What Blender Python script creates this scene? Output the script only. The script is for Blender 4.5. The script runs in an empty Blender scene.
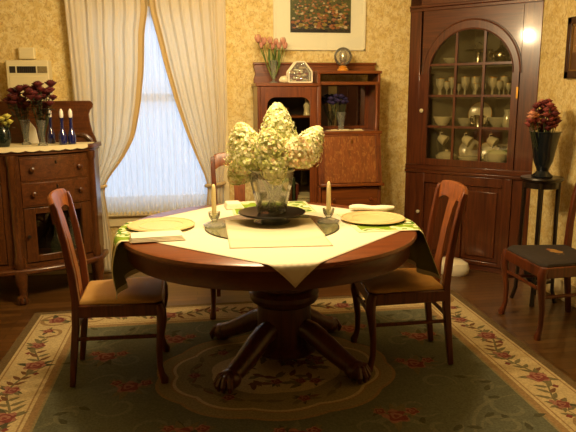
import bpy, math, random
from mathutils import Vector, Matrix
PI=math.pi; R=math.radians
sc=bpy.context.scene; COL=sc.collection
random.seed(7)
def lin(h):
    h=h.lstrip('#'); o=[]
    for i in (0,2,4):
        c=int(h[i:i+2],16)/255; o.append(c/12.92 if c<=.04045 else ((c+.055)/1.055)**2.4)
    return (o[0],o[1],o[2],1)

# ------------------------------------------------------------------ camera
CH,CF,CP,CY,CR=1.362,620.83,.19492,.1515,-.00445
fw=Vector((math.sin(CY)*math.cos(CP),math.cos(CY)*math.cos(CP),-math.sin(CP)))
r0=Vector((math.cos(CY),-math.sin(CY),0)); u0=r0.cross(fw)
rt=r0*math.cos(CR)+u0*math.sin(CR); up=rt.cross(fw)
cam=bpy.data.objects.new('camera',bpy.data.cameras.new('camera')); COL.objects.link(cam)
cam.data.sensor_width=36; cam.data.lens=36*CF/576; cam.data.clip_start=.05
m=Matrix.Identity(4)
for i in range(3): m[i][0]=rt[i]; m[i][1]=up[i]; m[i][2]=-fw[i]; m[i][3]=(0,0,CH)[i]
cam.matrix_world=m; sc.camera=cam
def ray(px,py): return fw+rt*((px-288)/CF)-up*((py-216)/CF)
def aty(px,py,Y): d=ray(px,py); return Vector((0,0,CH))+d*(Y/d.y)
def atz(px,py,z): d=ray(px,py); return Vector((0,0,CH))+d*((z-CH)/d.z)

# ------------------------------------------------------------------ materials
MATS={}
def newmat(n):
    mt=bpy.data.materials.new(n); mt.use_nodes=True; nt=mt.node_tree
    return mt,nt,nt.nodes,nt.links,nt.nodes['Principled BSDF']
def plain(n,col,rough=.6,metal=0,spec=.5,coat=0,bump=0,bscale=200,sheen=0,var=0):
    mt,nt,N,L,b=newmat(n)
    b.inputs['Base Color'].default_value=lin(col); b.inputs['Roughness'].default_value=rough
    b.inputs['Metallic'].default_value=metal; b.inputs['Specular IOR Level'].default_value=spec
    b.inputs['Coat Weight'].default_value=coat; b.inputs['Coat Roughness'].default_value=.12
    if bump or var:
        tc=N.new('ShaderNodeTexCoord'); nz=N.new('ShaderNodeTexNoise'); nz.inputs['Scale'].default_value=bscale
        L.new(tc.outputs['Object'],nz.inputs['Vector'])
        if bump:
            bp=N.new('ShaderNodeBump'); bp.inputs['Strength'].default_value=bump; bp.inputs['Distance'].default_value=.002
            L.new(nz.outputs['Fac'],bp.inputs['Height']); L.new(bp.outputs['Normal'],b.inputs['Normal'])
        if var:
            mr=N.new('ShaderNodeHueSaturation'); mr.inputs['Color'].default_value=lin(col)
            ma=N.new('ShaderNodeMapRange'); ma.inputs['To Min'].default_value=1-var; ma.inputs['To Max'].default_value=1+var
            ma.inputs['From Min'].default_value=.3; ma.inputs['From Max'].default_value=.7
            L.new(nz.outputs['Fac'],ma.inputs['Value']); L.new(ma.outputs['Result'],mr.inputs['Value']); L.new(mr.outputs['Color'],b.inputs['Base Color'])
    MATS[n]=mt; return mt
def wood(n,c1,c2,axis='z',rough=.32,coat=.35,sc_=1,fleck=0,c3=None):
    mt,nt,N,L,b=newmat(n)
    tc=N.new('ShaderNodeTexCoord'); mp=N.new('ShaderNodeMapping'); L.new(tc.outputs['Object'],mp.inputs['Vector'])
    s={'x':(2.2,34,34),'y':(34,2.2,34),'z':(34,34,2.2)}[axis]
    mp.inputs['Scale'].default_value=[q*sc_ for q in s]
    nz=N.new('ShaderNodeTexNoise'); nz.inputs['Scale'].default_value=1.6; nz.inputs['Detail'].default_value=5; nz.inputs['Distortion'].default_value=.9
    L.new(mp.outputs['Vector'],nz.inputs['Vector'])
    cr=N.new('ShaderNodeValToRGB'); e=cr.color_ramp.elements
    e[0].position=.3; e[0].color=lin(c2); e[1].position=.68; e[1].color=lin(c1)
    L.new(nz.outputs['Fac'],cr.inputs['Fac']); src=cr.outputs['Color']
    if fleck:
        vz=N.new('ShaderNodeTexNoise'); vz.inputs['Scale'].default_value=22; vz.inputs['Detail'].default_value=1; vz.inputs['Distortion'].default_value=1.6
        mp2=N.new('ShaderNodeMapping'); L.new(tc.outputs['Object'],mp2.inputs['Vector']); mp2.inputs['Scale'].default_value=(2.2,2.2,.9)
        L.new(mp2.outputs['Vector'],vz.inputs['Vector'])
        c=N.new('ShaderNodeValToRGB'); c.color_ramp.elements[0].position=.55; c.color_ramp.elements[1].position=.62
        L.new(vz.outputs['Fac'],c.inputs['Fac'])
        mx=N.new('ShaderNodeMix'); mx.data_type='RGBA'; mu=N.new('ShaderNodeMath'); mu.operation='MULTIPLY'; mu.inputs[1].default_value=fleck
        L.new(c.outputs['Color'],mu.inputs[0]); L.new(mu.outputs[0],mx.inputs[0]); L.new(src,mx.inputs[6]); mx.inputs[7].default_value=lin(c3)
        src=mx.outputs[2]
    L.new(src,b.inputs['Base Color'])
    bp=N.new('ShaderNodeBump'); bp.inputs['Strength'].default_value=.12; bp.inputs['Distance'].default_value=.001
    L.new(nz.outputs['Fac'],bp.inputs['Height']); L.new(bp.outputs['Normal'],b.inputs['Normal'])
    b.inputs['Roughness'].default_value=rough; b.inputs['Coat Weight'].default_value=coat; b.inputs['Coat Roughness'].default_value=.2
    MATS[n]=mt; return mt
def glass(n,tint='ffffff',base=.06,rough=.02,ripple=0,edge=1.0,body=0):
    mt,nt,N,L,b=newmat(n); out=N['Material Output']; N.remove(b)
    tr=N.new('ShaderNodeBsdfTransparent'); tr.inputs['Color'].default_value=lin(tint)
    gl=N.new('ShaderNodeBsdfGlossy'); gl.inputs['Roughness'].default_value=rough
    lw=N.new('ShaderNodeLayerWeight'); lw.inputs['Blend'].default_value=.25
    ma=N.new('ShaderNodeMath'); ma.operation='MULTIPLY_ADD'; ma.inputs[1].default_value=edge; ma.inputs[2].default_value=base; ma.use_clamp=True
    L.new(lw.outputs['Fresnel'],ma.inputs[0])
    mx=N.new('ShaderNodeMixShader'); L.new(ma.outputs[0],mx.inputs[0]); L.new(tr.outputs[0],mx.inputs[1]); L.new(gl.outputs[0],mx.inputs[2])
    if ripple:
        tc=N.new('ShaderNodeTexCoord'); vz=N.new('ShaderNodeTexVoronoi'); vz.inputs['Scale'].default_value=ripple; L.new(tc.outputs['Object'],vz.inputs['Vector'])
        bp=N.new('ShaderNodeBump'); bp.inputs['Strength'].default_value=.6; bp.inputs['Distance'].default_value=.006
        L.new(vz.outputs['Distance'],bp.inputs['Height']); L.new(bp.outputs['Normal'],gl.inputs['Normal']); L.new(bp.outputs['Normal'],lw.inputs['Normal'])
    last=mx
    if body:
        df=N.new('ShaderNodeBsdfDiffuse'); df.inputs['Color'].default_value=lin(tint)
        m2=N.new('ShaderNodeMixShader'); m2.inputs[0].default_value=body
        L.new(mx.outputs[0],m2.inputs[1]); L.new(df.outputs[0],m2.inputs[2]); last=m2
    L.new(last.outputs[0],out.inputs['Surface']); MATS[n]=mt; return mt
def fabric(n,col,trans=.4,clear=0,tcol=None,weave=600,strength=.2):
    mt,nt,N,L,b=newmat(n); out=N['Material Output']; N.remove(b)
    d=N.new('ShaderNodeBsdfDiffuse'); d.inputs['Color'].default_value=lin(col)
    t=N.new('ShaderNodeBsdfTranslucent'); t.inputs['Color'].default_value=lin(tcol or col)
    mx=N.new('ShaderNodeMixShader'); mx.inputs[0].default_value=trans; L.new(d.outputs[0],mx.inputs[1]); L.new(t.outputs[0],mx.inputs[2])
    last=mx
    if clear:
        tp=N.new('ShaderNodeBsdfTransparent'); m2=N.new('ShaderNodeMixShader'); m2.inputs[0].default_value=clear
        L.new(mx.outputs[0],m2.inputs[1]); L.new(tp.outputs[0],m2.inputs[2]); last=m2
    L.new(last.outputs[0],out.inputs['Surface']); MATS[n]=mt; return mt

def wallpaper(n):
    mt,nt,N,L,b=newmat(n); tc=N.new('ShaderNodeTexCoord')
    def noise(s,det,dist,off=(0,0,0),scale=(1,1,1)):
        mp=N.new('ShaderNodeMapping'); mp.inputs['Location'].default_value=off; mp.inputs['Scale'].default_value=scale
        L.new(tc.outputs['Object'],mp.inputs['Vector'])
        z=N.new('ShaderNodeTexNoise'); z.inputs['Scale'].default_value=s; z.inputs['Detail'].default_value=det; z.inputs['Distortion'].default_value=dist
        L.new(mp.outputs['Vector'],z.inputs['Vector']); return z.outputs['Fac']
    def ramp(f,a,bb):
        c=N.new('ShaderNodeMapRange'); c.interpolation_type='SMOOTHSTEP'; c.inputs['From Min'].default_value=a; c.inputs['From Max'].default_value=bb; L.new(f,c.inputs['Value']); return c.outputs['Result']
    def mix(f,a,bc,k=1):
        x=N.new('ShaderNodeMix'); x.data_type='RGBA'; mu=N.new('ShaderNodeMath'); mu.operation='MULTIPLY'; mu.inputs[1].default_value=k
        L.new(f,mu.inputs[0]); L.new(mu.outputs[0],x.inputs[0])
        if isinstance(a,str): x.inputs[6].default_value=lin(a)
        else: L.new(a,x.inputs[6])
        x.inputs[7].default_value=lin(bc); return x.outputs[2]
    c=mix(ramp(noise(22,2,.6),.40,.64),'e6d498','d8bd74',.8)
    c=mix(ramp(noise(40,3,1.4,(3,1,2),(1,1,.7)),.52,.62),c,'bd9850',.45)
    c=mix(ramp(noise(36,2,2.2,(9,4,7),(1,1,.6)),.56,.64),c,'a56f3c',.38)
    c=mix(ramp(noise(46,2,1.8,(5,14,3)),.58,.66),c,'8e8648',.3)
    L.new(c,b.inputs['Base Color']); b.inputs['Roughness'].default_value=.75; b.inputs['Specular IOR Level'].default_value=.25
    MATS[n]=mt; return mt
def planks(n):
    mt,nt,N,L,b=newmat(n); tc=N.new('ShaderNodeTexCoord')
    mp=N.new('ShaderNodeMapping'); mp.inputs['Rotation'].default_value=(0,0,0); L.new(tc.outputs['Object'],mp.inputs['Vector'])
    br=N.new('ShaderNodeTexBrick'); L.new(mp.outputs['Vector'],br.inputs['Vector']); br.offset=.37
    for k,v in (('Scale',1),('Mortar Size',.0022),('Brick Width',1.1),('Row Height',.062),('Bias',0)): br.inputs[k].default_value=v
    br.inputs['Color1'].default_value=lin('694722'); br.inputs['Color2'].default_value=lin('4e3213'); br.inputs['Mortar'].default_value=lin('1c0c05')
    m2=N.new('ShaderNodeMapping'); m2.inputs['Scale'].default_value=(3,40,1); L.new(tc.outputs['Object'],m2.inputs['Vector'])
    nz=N.new('ShaderNodeTexNoise'); nz.inputs['Scale'].default_value=1.5; nz.inputs['Detail'].default_value=5; L.new(m2.outputs['Vector'],nz.inputs['Vector'])
    mr=N.new('ShaderNodeMapRange'); mr.inputs['To Min'].default_value=.6; mr.inputs['To Max'].default_value=1.35; L.new(nz.outputs['Fac'],mr.inputs['Value'])
    hs=N.new('ShaderNodeHueSaturation'); L.new(br.outputs['Color'],hs.inputs['Color']); L.new(mr.outputs['Result'],hs.inputs['Value'])
    L.new(hs.outputs['Color'],b.inputs['Base Color']); b.inputs['Roughness'].default_value=.34; b.inputs['Coat Weight'].default_value=.2
    bp=N.new('ShaderNodeBump'); bp.inputs['Strength'].default_value=.2; bp.inputs['Distance'].default_value=.001; bp.invert=True
    L.new(br.outputs['Fac'],bp.inputs['Height']); L.new(bp.outputs['Normal'],b.inputs['Normal'])
    MATS[n]=mt; return mt
def leafprint(n):
    mt,nt,N,L,b=newmat(n); tc=N.new('ShaderNodeTexCoord')
    v=N.new('ShaderNodeTexVoronoi'); v.inputs['Scale'].default_value=9; v.inputs['Randomness'].default_value=.7; L.new(tc.outputs['Object'],v.inputs['Vector'])
    nz=N.new('ShaderNodeTexNoise'); nz.inputs['Scale'].default_value=26; L.new(tc.outputs['Object'],nz.inputs['Vector'])
    ad=N.new('ShaderNodeMath'); ad.operation='MULTIPLY_ADD'; ad.inputs[1].default_value=.25; L.new(nz.outputs['Fac'],ad.inputs[0]); L.new(v.outputs['Distance'],ad.inputs[2])
    cr=N.new('ShaderNodeValToRGB'); cr.color_ramp.interpolation='CONSTANT'; e=cr.color_ramp.elements
    e[0].position=0; e[0].color=lin('6f8f2c'); e[1].position=.34; e[1].color=lin('e6e0b8')
    x=e.new(.46); x.color=lin('557a28'); x=e.new(.60); x.color=lin('d8d8a0'); x=e.new(.70); x.color=lin('7c962f')
    L.new(ad.outputs[0],cr.inputs['Fac']); L.new(cr.outputs['Color'],b.inputs['Base Color']); b.inputs['Roughness'].default_value=.85
    b.inputs['Specular IOR Level'].default_value=.1; MATS[n]=mt; return mt
def emit(n,col,s):
    mt,nt,N,L,b=newmat(n); b.inputs['Base Color'].default_value=lin(col); b.inputs['Emission Color'].default_value=lin(col); b.inputs['Emission Strength'].default_value=s
    MATS[n]=mt; return mt

wallpaper('wallpaper'); planks('plank_floor')
plain('trim_paint','e6d6a6',.45,bump=.05,bscale=40); plain('sash_paint','f2efe6',.5); plain('ceiling_paint','cdbf9a',.8); plain('panel_dark','4a2f1c',.6)
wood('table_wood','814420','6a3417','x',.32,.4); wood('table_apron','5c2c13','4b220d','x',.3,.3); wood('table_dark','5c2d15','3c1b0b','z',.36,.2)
wood('chair_wood','6c3415','431c0a','z',.36,.2); wood('chair_wood_light','8a4d20','5f2f12','z',.4,.12)
wood('cherry','663416','46200c','z',.32,.4); wood('cherry_flat','663416','46200c','x',.32,.4)
wood('oak','7e421b','552810','z',.33,.35); wood('oak_flat','854719','5a2c10','x',.33,.35)
wood('oak_flake','8f5223','6c3a17','z',.33,.35,1,.4,'b07c40')
wood('side_oak','5f3516','3d1f08','z',.3,.35,1,.3,'784a20'); wood('side_flat','67391a','43230b','x',.3,.35,1,.3,'784a20')
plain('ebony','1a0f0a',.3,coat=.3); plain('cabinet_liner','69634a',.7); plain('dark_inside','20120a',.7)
plain('caned_seat','c69a55',.7,bump=.4,bscale=350,var=.15); plain('dark_needlepoint','332a22',.9,bump=.4,bscale=500,var=.2)
plain('needle_tan','a87f3e',.9); plain('needle_rose','8a4a35',.9)
fabric('cream_cloth','e9dfc4',.1); fabric('linen','ddd2b0',.1); fabric('napkin','efe8cf',.1)
leafprint('leaf_print'); plain('mat_drop','7d783a',.9,spec=.1); plain('leaf_border','dcd5a8',.85,spec=.1)
fabric('curtain','f6f0e0',.6,0,'f8f2e2'); fabric('curtain_hem','e2cb98',.35,0,'dcc088'); fabric('sheer','f8f8f6',.72,.16)
plain('lace','efe2b4',.85,bump=.6,bscale=300)
glass('window_glass','ffffff',.03); glass('cabinet_glass','f4f2e8',.045,edge=.8); glass('clear_glass','f4f6ee',.06,.03,60,1.2,.10); glass('cut_glass','f4f5ec',.09,.06,0,1.1,.09); glass('vase_rim','f6f6ee',.2,.05,0,1.2,.35); glass('water','eceee0',.01,.03,0,.4,0)
glass('green_glass','c2d0b8',.08,.03,40,1.2,.06)
plain('crystal','d2cfb4',.12,.25,coat=.6,spec=.8); plain('mirror','d5d5cd',.02,1); plain('round_mirror','8f8d63',.12,.35,coat=.5)
plain('silver','c9c4b0',.22,1); plain('brass','b8893c',.28,1); plain('black_lacquer','0b0908',.28,coat=.2); plain('iron','201a16',.4)
plain('china','e6ddb8',.2,coat=.4); plain('charger','d8c088',.45,bump=.25,bscale=160,var=.06)
plain('wax','efe0a8',.4); plain('white_wax','f7f2e4',.35); plain('wick','2a2018',.9)
plain('cobalt','10185c',.08,coat=.9,spec=.9); plain('navy_vase','10171c',.22,coat=.4); plain('dark_green_vase','16211a',.2,coat=.4)
fabric('hydrangea','ece8bf',.3); fabric('hydrangea_green','c8cd84',.3); fabric('hydrangea_pink','dfc296',.3)
plain('stem','77853a',.7); plain('dark_stem','3a4420',.8); plain('leaf','4f6626',.6); plain('dark_leaf','33301a',.7)
plain('burgundy','5c1a1a',.7,var=.3,bscale=60); plain('rose_dusty','94443c',.75,var=.35,bscale=60); plain('rose_pale','c98a6a',.75,var=.2,bscale=60); plain('tulip_pink','c48a72',.6,var=.2,bscale=40)
plain('purple','2e2250',.8,var=.3,bscale=80); plain('yellow_flower','d8d060',.8,var=.2,bscale=60)
plain('heater','e2d6a8',.5,bump=.05,bscale=60); plain('heater_slot','241d12',.6); plain('heater_light','e6dcae',.5)
plain('frame_white','e8e2c2',.35); plain('mat_board','f2edcf',.8); plain('frame_dark','3a1f12',.35,coat=.3); plain('frame_gilt','7a5a2a',.4)
plain('print_dark','241c0e',.5); plain('print_green','4a5018',.5); plain('print_orange','9c5a22',.5); plain('print_white','c8b48c',.5); plain('print_pink','a8704e',.5); plain('print_yellow','94802e',.5)
plain('print_brown','5a3d20',.5); plain('print_tan','8a683c',.5)
plain('white_enamel','e9e0c2',.3,coat=.3); plain('amber','d08a2c',.3,coat=.4); plain('book_white','d9d2b0',.7); plain('book_brown','6a4020',.7); plain('book_green','3a4a30',.7); plain('book_red','6a2418',.7)
plain('porcelain_knob','d9cfa8',.2,coat=.5)
# rug wools
for q in ('cherry','cherry_flat'):
    MATS[q].node_tree.nodes['Principled BSDF'].inputs['Coat Roughness'].default_value=.10; MATS[q].node_tree.nodes['Principled BSDF'].inputs['Coat Weight'].default_value=.6
for n,c in (('rug_edge','66553a'),('rug_cream','b3a075'),('rug_gold','8e7450'),('rug_green','5f604d'),('rug_scroll','6d6b55'),('rug_dk','4b4936'),('rug_red','713c34'),('rug_pink','8e6452'),('rug_leaf','6c6346'),('rug_beige','857855'),('rug_brown','6b4c34')):
    plain(n,c,.95,spec=.05,bump=.5,bscale=110,var=.2)
emit('bulb_shade','ffdca0',6)

# ------------------------------------------------------------------ mesh builder
class MB:
    def __init__(s): s.v=[]; s.f=[]; s.m=[]; s.cur=0
    def add(s,vs,fs,mi=None,mtx=None):
        o=len(s.v)
        s.v+= [tuple(mtx@Vector(p)) for p in vs] if mtx else [tuple(p) for p in vs]
        for f in fs: s.f.append([i+o for i in f]); s.m.append(s.cur if mi is None else mi)
        return s
    def box(s,x0,x1,y0,y1,z0,z1,mi=None,mtx=None):
        v=[(x0,y0,z0),(x1,y0,z0),(x1,y1,z0),(x0,y1,z0),(x0,y0,z1),(x1,y0,z1),(x1,y1,z1),(x0,y1,z1)]
        return s.add(v,[(0,3,2,1),(4,5,6,7),(0,1,5,4),(1,2,6,5),(2,3,7,6),(3,0,4,7)],mi,mtx)
    def lathe(s,prof,c=(0,0,0),n=28,sx=1,sy=1,mi=None,mtx=None,caps=True):
        v=[];f=[];k=len(prof)
        for r,z in prof:
            for i in range(n):
                a=2*PI*i/n; v.append((c[0]+r*sx*math.cos(a),c[1]+r*sy*math.sin(a),c[2]+z))
        for j in range(k-1):
            for i in range(n):
                a=j*n+i;b=j*n+(i+1)%n; f.append((a,b,b+n,a+n))
        if caps:
            if prof[0][0]>1e-5: f.append(tuple(range(n-1,-1,-1)))
            if prof[-1][0]>1e-5: f.append(tuple((k-1)*n+i for i in range(n)))
        return s.add(v,f,mi,mtx)
    def tube(s,pts,r,n=8,mi=None,mtx=None,flat=1,refv=None):
        pts=[Vector(p) for p in pts]; k=len(pts)
        rs=r if isinstance(r,(list,tuple)) else [r]*k
        v=[];f=[]; ref=Vector(refv) if refv else None
        for j in range(k):
            t=(pts[min(j+1,k-1)]-pts[max(j-1,0)]).normalized()
            if ref is None: ref=Vector((1,0,0)) if abs(t.x)<.8 else Vector((0,1,0))
            a=(ref-t*ref.dot(t)).normalized(); b=t.cross(a)
            if not refv: ref=a
            for i in range(n):
                q=2*PI*i/n+ (PI/4 if n==4 else 0); v.append(pts[j]+a*(rs[j]*math.cos(q))+b*(rs[j]*flat*math.sin(q)))
        for j in range(k-1):
            for i in range(n):
                a=j*n+i;b=j*n+(i+1)%n; f.append((a,b,b+n,a+n))
        f.append(tuple(range(n-1,-1,-1))); f.append(tuple((k-1)*n+i for i in range(n)))
        return s.add(v,f,mi,mtx)
    def sph(s,c,r,nu=14,nv=9,mi=None,mtx=None):
        if not isinstance(r,(list,tuple)): r=(r,r,r)
        v=[(c[0],c[1],c[2]-r[2])];f=[]
        for j in range(1,nv):
            a=-PI/2+PI*j/nv
            for i in range(nu):
                q=2*PI*i/nu; v.append((c[0]+r[0]*math.cos(a)*math.cos(q),c[1]+r[1]*math.cos(a)*math.sin(q),c[2]+r[2]*math.sin(a)))
        v.append((c[0],c[1],c[2]+r[2])); T=len(v)-1
        for i in range(nu):
            f.append((0,1+(i+1)%nu,1+i)); f.append((T,T-nu+i,T-nu+(i+1)%nu))
            for j in range(nv-2):
                a=1+j*nu+i;b=1+j*nu+(i+1)%nu; f.append((a,b,b+nu,a+nu))
        return s.add(v,f,mi,mtx)
    def prism(s,poly,a0,a1,plane='xy',mi=None,mtx=None):
        n=len(poly)
        mk={'xy':lambda p,a:(p[0],p[1],a),'xz':lambda p,a:(p[0],a,p[1]),'yz':lambda p,a:(a,p[0],p[1])}[plane]
        v=[mk(p,a0) for p in poly]+[mk(p,a1) for p in poly]
        f=[tuple(range(n-1,-1,-1)),tuple(range(n,2*n))]+[(i,(i+1)%n,n+(i+1)%n,n+i) for i in range(n)]
        return s.add(v,f,mi,mtx)
    def grid(s,fn,nu,nv,mi=None,mif=None):
        o=len(s.v)
        for j in range(nv+1):
            for i in range(nu+1): s.v.append(tuple(fn(i/nu,j/nv)))
        for j in range(nv):
            for i in range(nu):
                a=o+j*(nu+1)+i; s.f.append([a,a+1,a+nu+2,a+nu+1]); s.m.append(mif((i+.5)/nu,(j+.5)/nv) if mif else (s.cur if mi is None else mi))
        return s
    def build(s,name,mats,parent=None,w=False,bevel=0,loc=None,solid=0,ang=38,weld=False,sub=0):
        me=bpy.data.meshes.new(name)
        vs=s.v
        if w and parent is not None:
            mi=parent_inv(parent); vs=[tuple(mi@Vector(p)) for p in vs]
        if w and parent is None and loc is not None:
            vs=[(p[0]-loc[0],p[1]-loc[1],p[2]-loc[2]) for p in vs]
        me.from_pydata(vs,[],s.f)
        if isinstance(mats,str): mats=[mats]
        for q in mats: me.materials.append(MATS[q])
        me.polygons.foreach_set('material_index',s.m); me.update()
        import bmesh
        bm=bmesh.new(); bm.from_mesh(me)
        if weld: bmesh.ops.remove_doubles(bm,verts=bm.verts,dist=1e-5)
        bmesh.ops.recalc_face_normals(bm,faces=bm.faces)
        bm.to_mesh(me); bm.free()
        me.shade_smooth(); me.set_sharp_from_angle(angle=R(ang))
        o=bpy.data.objects.new(name,me); COL.objects.link(o)
        if parent is not None: o.parent=parent
        if loc is not None: o.location=loc
        if solid:
            d=o.modifiers.new('thickness','SOLIDIFY'); d.thickness=solid; d.offset=0
        if bevel:
            d=o.modifiers.new('bevel','BEVEL'); d.width=bevel; d.segments=2; d.limit_method='ANGLE'; d.angle_limit=R(40)
        return o
def parent_inv(o):
    mm=Matrix.Translation(o.location)@Matrix.Rotation(o.rotation_euler.z,4,'Z')
    p=o.parent
    while p is not None:
        mm=Matrix.Translation(p.location)@Matrix.Rotation(p.rotation_euler.z,4,'Z')@mm; p=p.parent
    return mm.inverted()
def tag(o,label,cat,group=None):
    o['label']=label; o['category']=cat
    if group: o['group']=group
    return o
def thing(name,label,cat,loc=(0,0,0),rz=0,group=None):
    o=bpy.data.objects.new(name,None); o.empty_display_size=.1; COL.objects.link(o); o.location=loc; o.rotation_euler=(0,0,rz)
    return tag(o,label,cat,group)
def struct(o): o['kind']='structure'; return o
def dup(root,loc=None,rot=None,scale=None,label=None):
    c=root.copy(); COL.objects.link(c)
    if loc is not None: c.location=loc
    if rot is not None: c.rotation_euler=rot
    if scale is not None: c.scale=(scale,)*3
    if label: c['label']=label
    for ch in list(root.children):
        d=ch.copy(); COL.objects.link(d); d.parent=c
        for g in list(ch.children):
            e=g.copy(); COL.objects.link(e); e.parent=d
    return c
def B(*a,**k): return MB().box(*a,**k)
def rrect(x0,x1,z0,z1,r,n=5):
    o=[]
    for cx,cz,a in ((x1-r,z0+r,-90),(x1-r,z1-r,0),(x0+r,z1-r,90),(x0+r,z0+r,180)):
        for i in range(n+1):
            q=R(a+90*i/n); o.append((cx+r*math.cos(q),cz+r*math.sin(q)))
    return o

# ------------------------------------------------------------------ room
XL,XR,YF,YB,ZC=-2.62,2.42,-1.5,4.85,2.46
WX0,WX1,WZ0,WZ1=-.76,.18,.50,1.97
struct(B(XL-.1,XR+.1,YF-.1,YB+.1,-.1,0).build('floor','plank_floor'))
struct(B(XL-.1,XR+.1,YF-.1,YB+.1,ZC,ZC+.1).build('ceiling','ceiling_paint'))
mb=MB(); mb.box(XL,WX0,YB,YB+.14,0,ZC); mb.box(WX1,XR,YB,YB+.14,0,ZC); mb.box(WX0,WX1,YB,YB+.14,0,WZ0); mb.box(WX0,WX1,YB,YB+.14,WZ1,ZC)
struct(mb.build('wall_back','wallpaper'))
struct(B(XL-.1,XL,YF,YB+.14,0,ZC).build('wall_left','wallpaper'))
struct(B(XR,XR+.1,YF,YB+.14,0,ZC).build('wall_right','wallpaper'))
struct(B(XL,XR,YF-.1,YF,0,ZC).build('wall_front','panel_dark'))
def skirting(name,x0,x1,y0,y1,ax):
    mb=MB(); mb.box(x0,x1,y0,y1,0,.13)
    g=.006
    if ax=='b': mb.box(x0,x1,y0-g,y1,0,.02); mb.box(x0,x1,y0-.004,y1,.115,.135)
    if ax=='r': mb.box(x0-g,x1,y0,y1,0,.02); mb.box(x0-.004,x1,y0,y1,.115,.135)
    if ax=='l': mb.box(x0,x1+g,y0,y1,0,.02); mb.box(x0,x1+.004,y0,y1,.115,.135)
    struct(mb.build(name,'trim_paint',bevel=.003))
skirting('baseboard_back',XL+.02,1.715,YB-.016,YB-.0005,'b'); skirting('baseboard_right',XR-.016,XR-.0005,.95,4.13,'r'); skirting('baseboard_left',XL+.0005,XL+.016,YF,YB-.02,'l')
# wooden door in the right wall, beside the viewer (seen in the desk mirror)
dr=bpy.data.objects.new('door_1',None); COL.objects.link(dr); dr.location=(XR-.03,.1,0); struct(dr)
mb=MB(); mb.box(XR-.03,XR-.001,-.6,.8,0,2.05)
mb.build('door_leaf','cherry',dr,True,.004)
mb=MB()
for y0 in (-.5,.15):
    for z0,z1 in ((.2,.9),(1.05,1.9)): mb.box(XR-.042,XR-.03,y0,y0+.55,z0,z1)
mb.build('door_panels','cherry',dr,True,.006)
mb=MB(); mb.box(XR-.035,XR-.001,-.7,-.6,0,2.15); mb.box(XR-.035,XR-.001,.8,.9,0,2.15); mb.box(XR-.035,XR-.001,-.7,.9,2.05,2.15)
mb.build('door_casing','cherry',dr,True,.004)

# window
wn=bpy.data.objects.new('window_1',None); COL.objects.link(wn); wn.location=(-.29,YB,WZ0); struct(wn)
mb=MB()
mb.box(WX0-.10,WX0,YB-.022,YB-.001,WZ0-.05,WZ1+.09); mb.box(WX1,WX1+.095,YB-.022,YB-.001,WZ0-.05,WZ1+.09); mb.box(WX0-.10,WX1+.095,YB-.024,YB-.001,WZ1,WZ1+.09)
mb.build('window_casing','trim_paint',wn,True,.004)
mb=MB(); mb.box(WX0-.14,WX1+.12,YB-.055,YB+.05,WZ0-.055,WZ0-.022); mb.box(WX0-.1,WX1+.095,YB-.02,YB-.001,WZ0-.14,WZ0-.055)
mb.build('window_sill','trim_paint',wn,True,.004)
mb=MB()
def sash(z0,z1,y):
    mb.box(WX0,WX0+.045,y,y+.035,z0,z1); mb.box(WX1-.045,WX1,y,y+.035,z0,z1); mb.box(WX0,WX1,y,y+.035,z0,z0+.05); mb.box(WX0,WX1,y,y+.035,z1-.045,z1)
sash(WZ0-.02,1.35,YB+.04); sash(1.315,WZ1,YB+.08)
mb.build('window_sash','sash_paint',wn,True,.003)
mb=MB(); mb.box(WX0+.04,WX1-.04,YB+.055,YB+.059,WZ0,1.24); mb.box(WX0+.04,WX1-.04,YB+.095,YB+.099,1.24,WZ1-.03)
mb.build('window_pane','window_glass',wn,True)

# curtains -----------------------------------------------------------
def lerp_tab(t,tab):
    for (a,va),(b,vb) in zip(tab,tab[1:]):
        if (a>=t>=b) or (a<=t<=b): return va+(vb-va)*((t-a)/(b-a) if b!=a else 0)
    return tab[-1][1] if abs(t-tab[-1][0])<abs(t-tab[0][0]) else tab[0][1]
def smooth_tab(t,tab,h=.05): return sum(lerp_tab(t+k*h,tab) for k in (-1,-.5,0,.5,1))/5
def curtain(label,outer,inner,seed,yo):
    t=thing('curtain',label,'curtain',((outer[0][1]+inner[0][1])/2,yo,.0))
    rnd=random.Random(seed); ph=[rnd.uniform(0,6) for _ in range(4)]
    def fn(u,v):
        z=2.09+(.03-2.09)*v
        xo=smooth_tab(z,outer); xi=smooth_tab(z,inner); x=xo+(xi-xo)*u
        wd=abs(xi-xo); k=min(1,wd/.5)
        amp=.005+.006*k
        y=yo+amp*math.sin(2*PI*7.0*u+ph[0]+2.4*math.sin(5.5*u+ph[1])+1.1*math.sin(11*u+ph[2])+.35*math.sin(2.2*z+ph[3]))+.45*amp*math.sin(2*PI*15*u+ph[2]+z*.8)
        return (x,y,z)
    MB().grid(fn,130,70).build('drape','curtain',t,True,solid=.0015,ang=80)
    def hm(u,v):
        p=fn(1-.085*u if True else u,v); return (p[0],p[1]-.004,p[2])
    MB().grid(hm,8,70).build('hem','curtain_hem',t,True,solid=.001,ang=80)
    # tie back
    xo=lerp_tab(.68,outer); xi=lerp_tab(.68,inner); a,b=min(xo,xi)-.012,max(xo,xi)+.012
    mb=MB()
    pts=[((a+b)/2+(b-a)/2*math.cos(q*2*PI/24),yo+.034*math.sin(q*2*PI/24),.68+.01*math.cos(q*2*PI/24)) for q in range(25)]
    mb.tube(pts,.014,8); mb.build('tieback','curtain_hem',t,True)
    return t
curtain('cream curtain panel left of the window beside the sideboard, tied back to the left',
  [(2.12,-.86),(1.2,-.83),(.72,-.785),(.6,-.775),(0,-.80)],
  [(2.12,-.289),(1.95,-.285),(1.8,-.315),(1.55,-.33),(1.3,-.365),(1.05,-.42),(.88,-.52),(.76,-.62),(.68,-.665),(.6,-.66),(.3,-.63),(0,-.62)],3,4.745)
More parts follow.
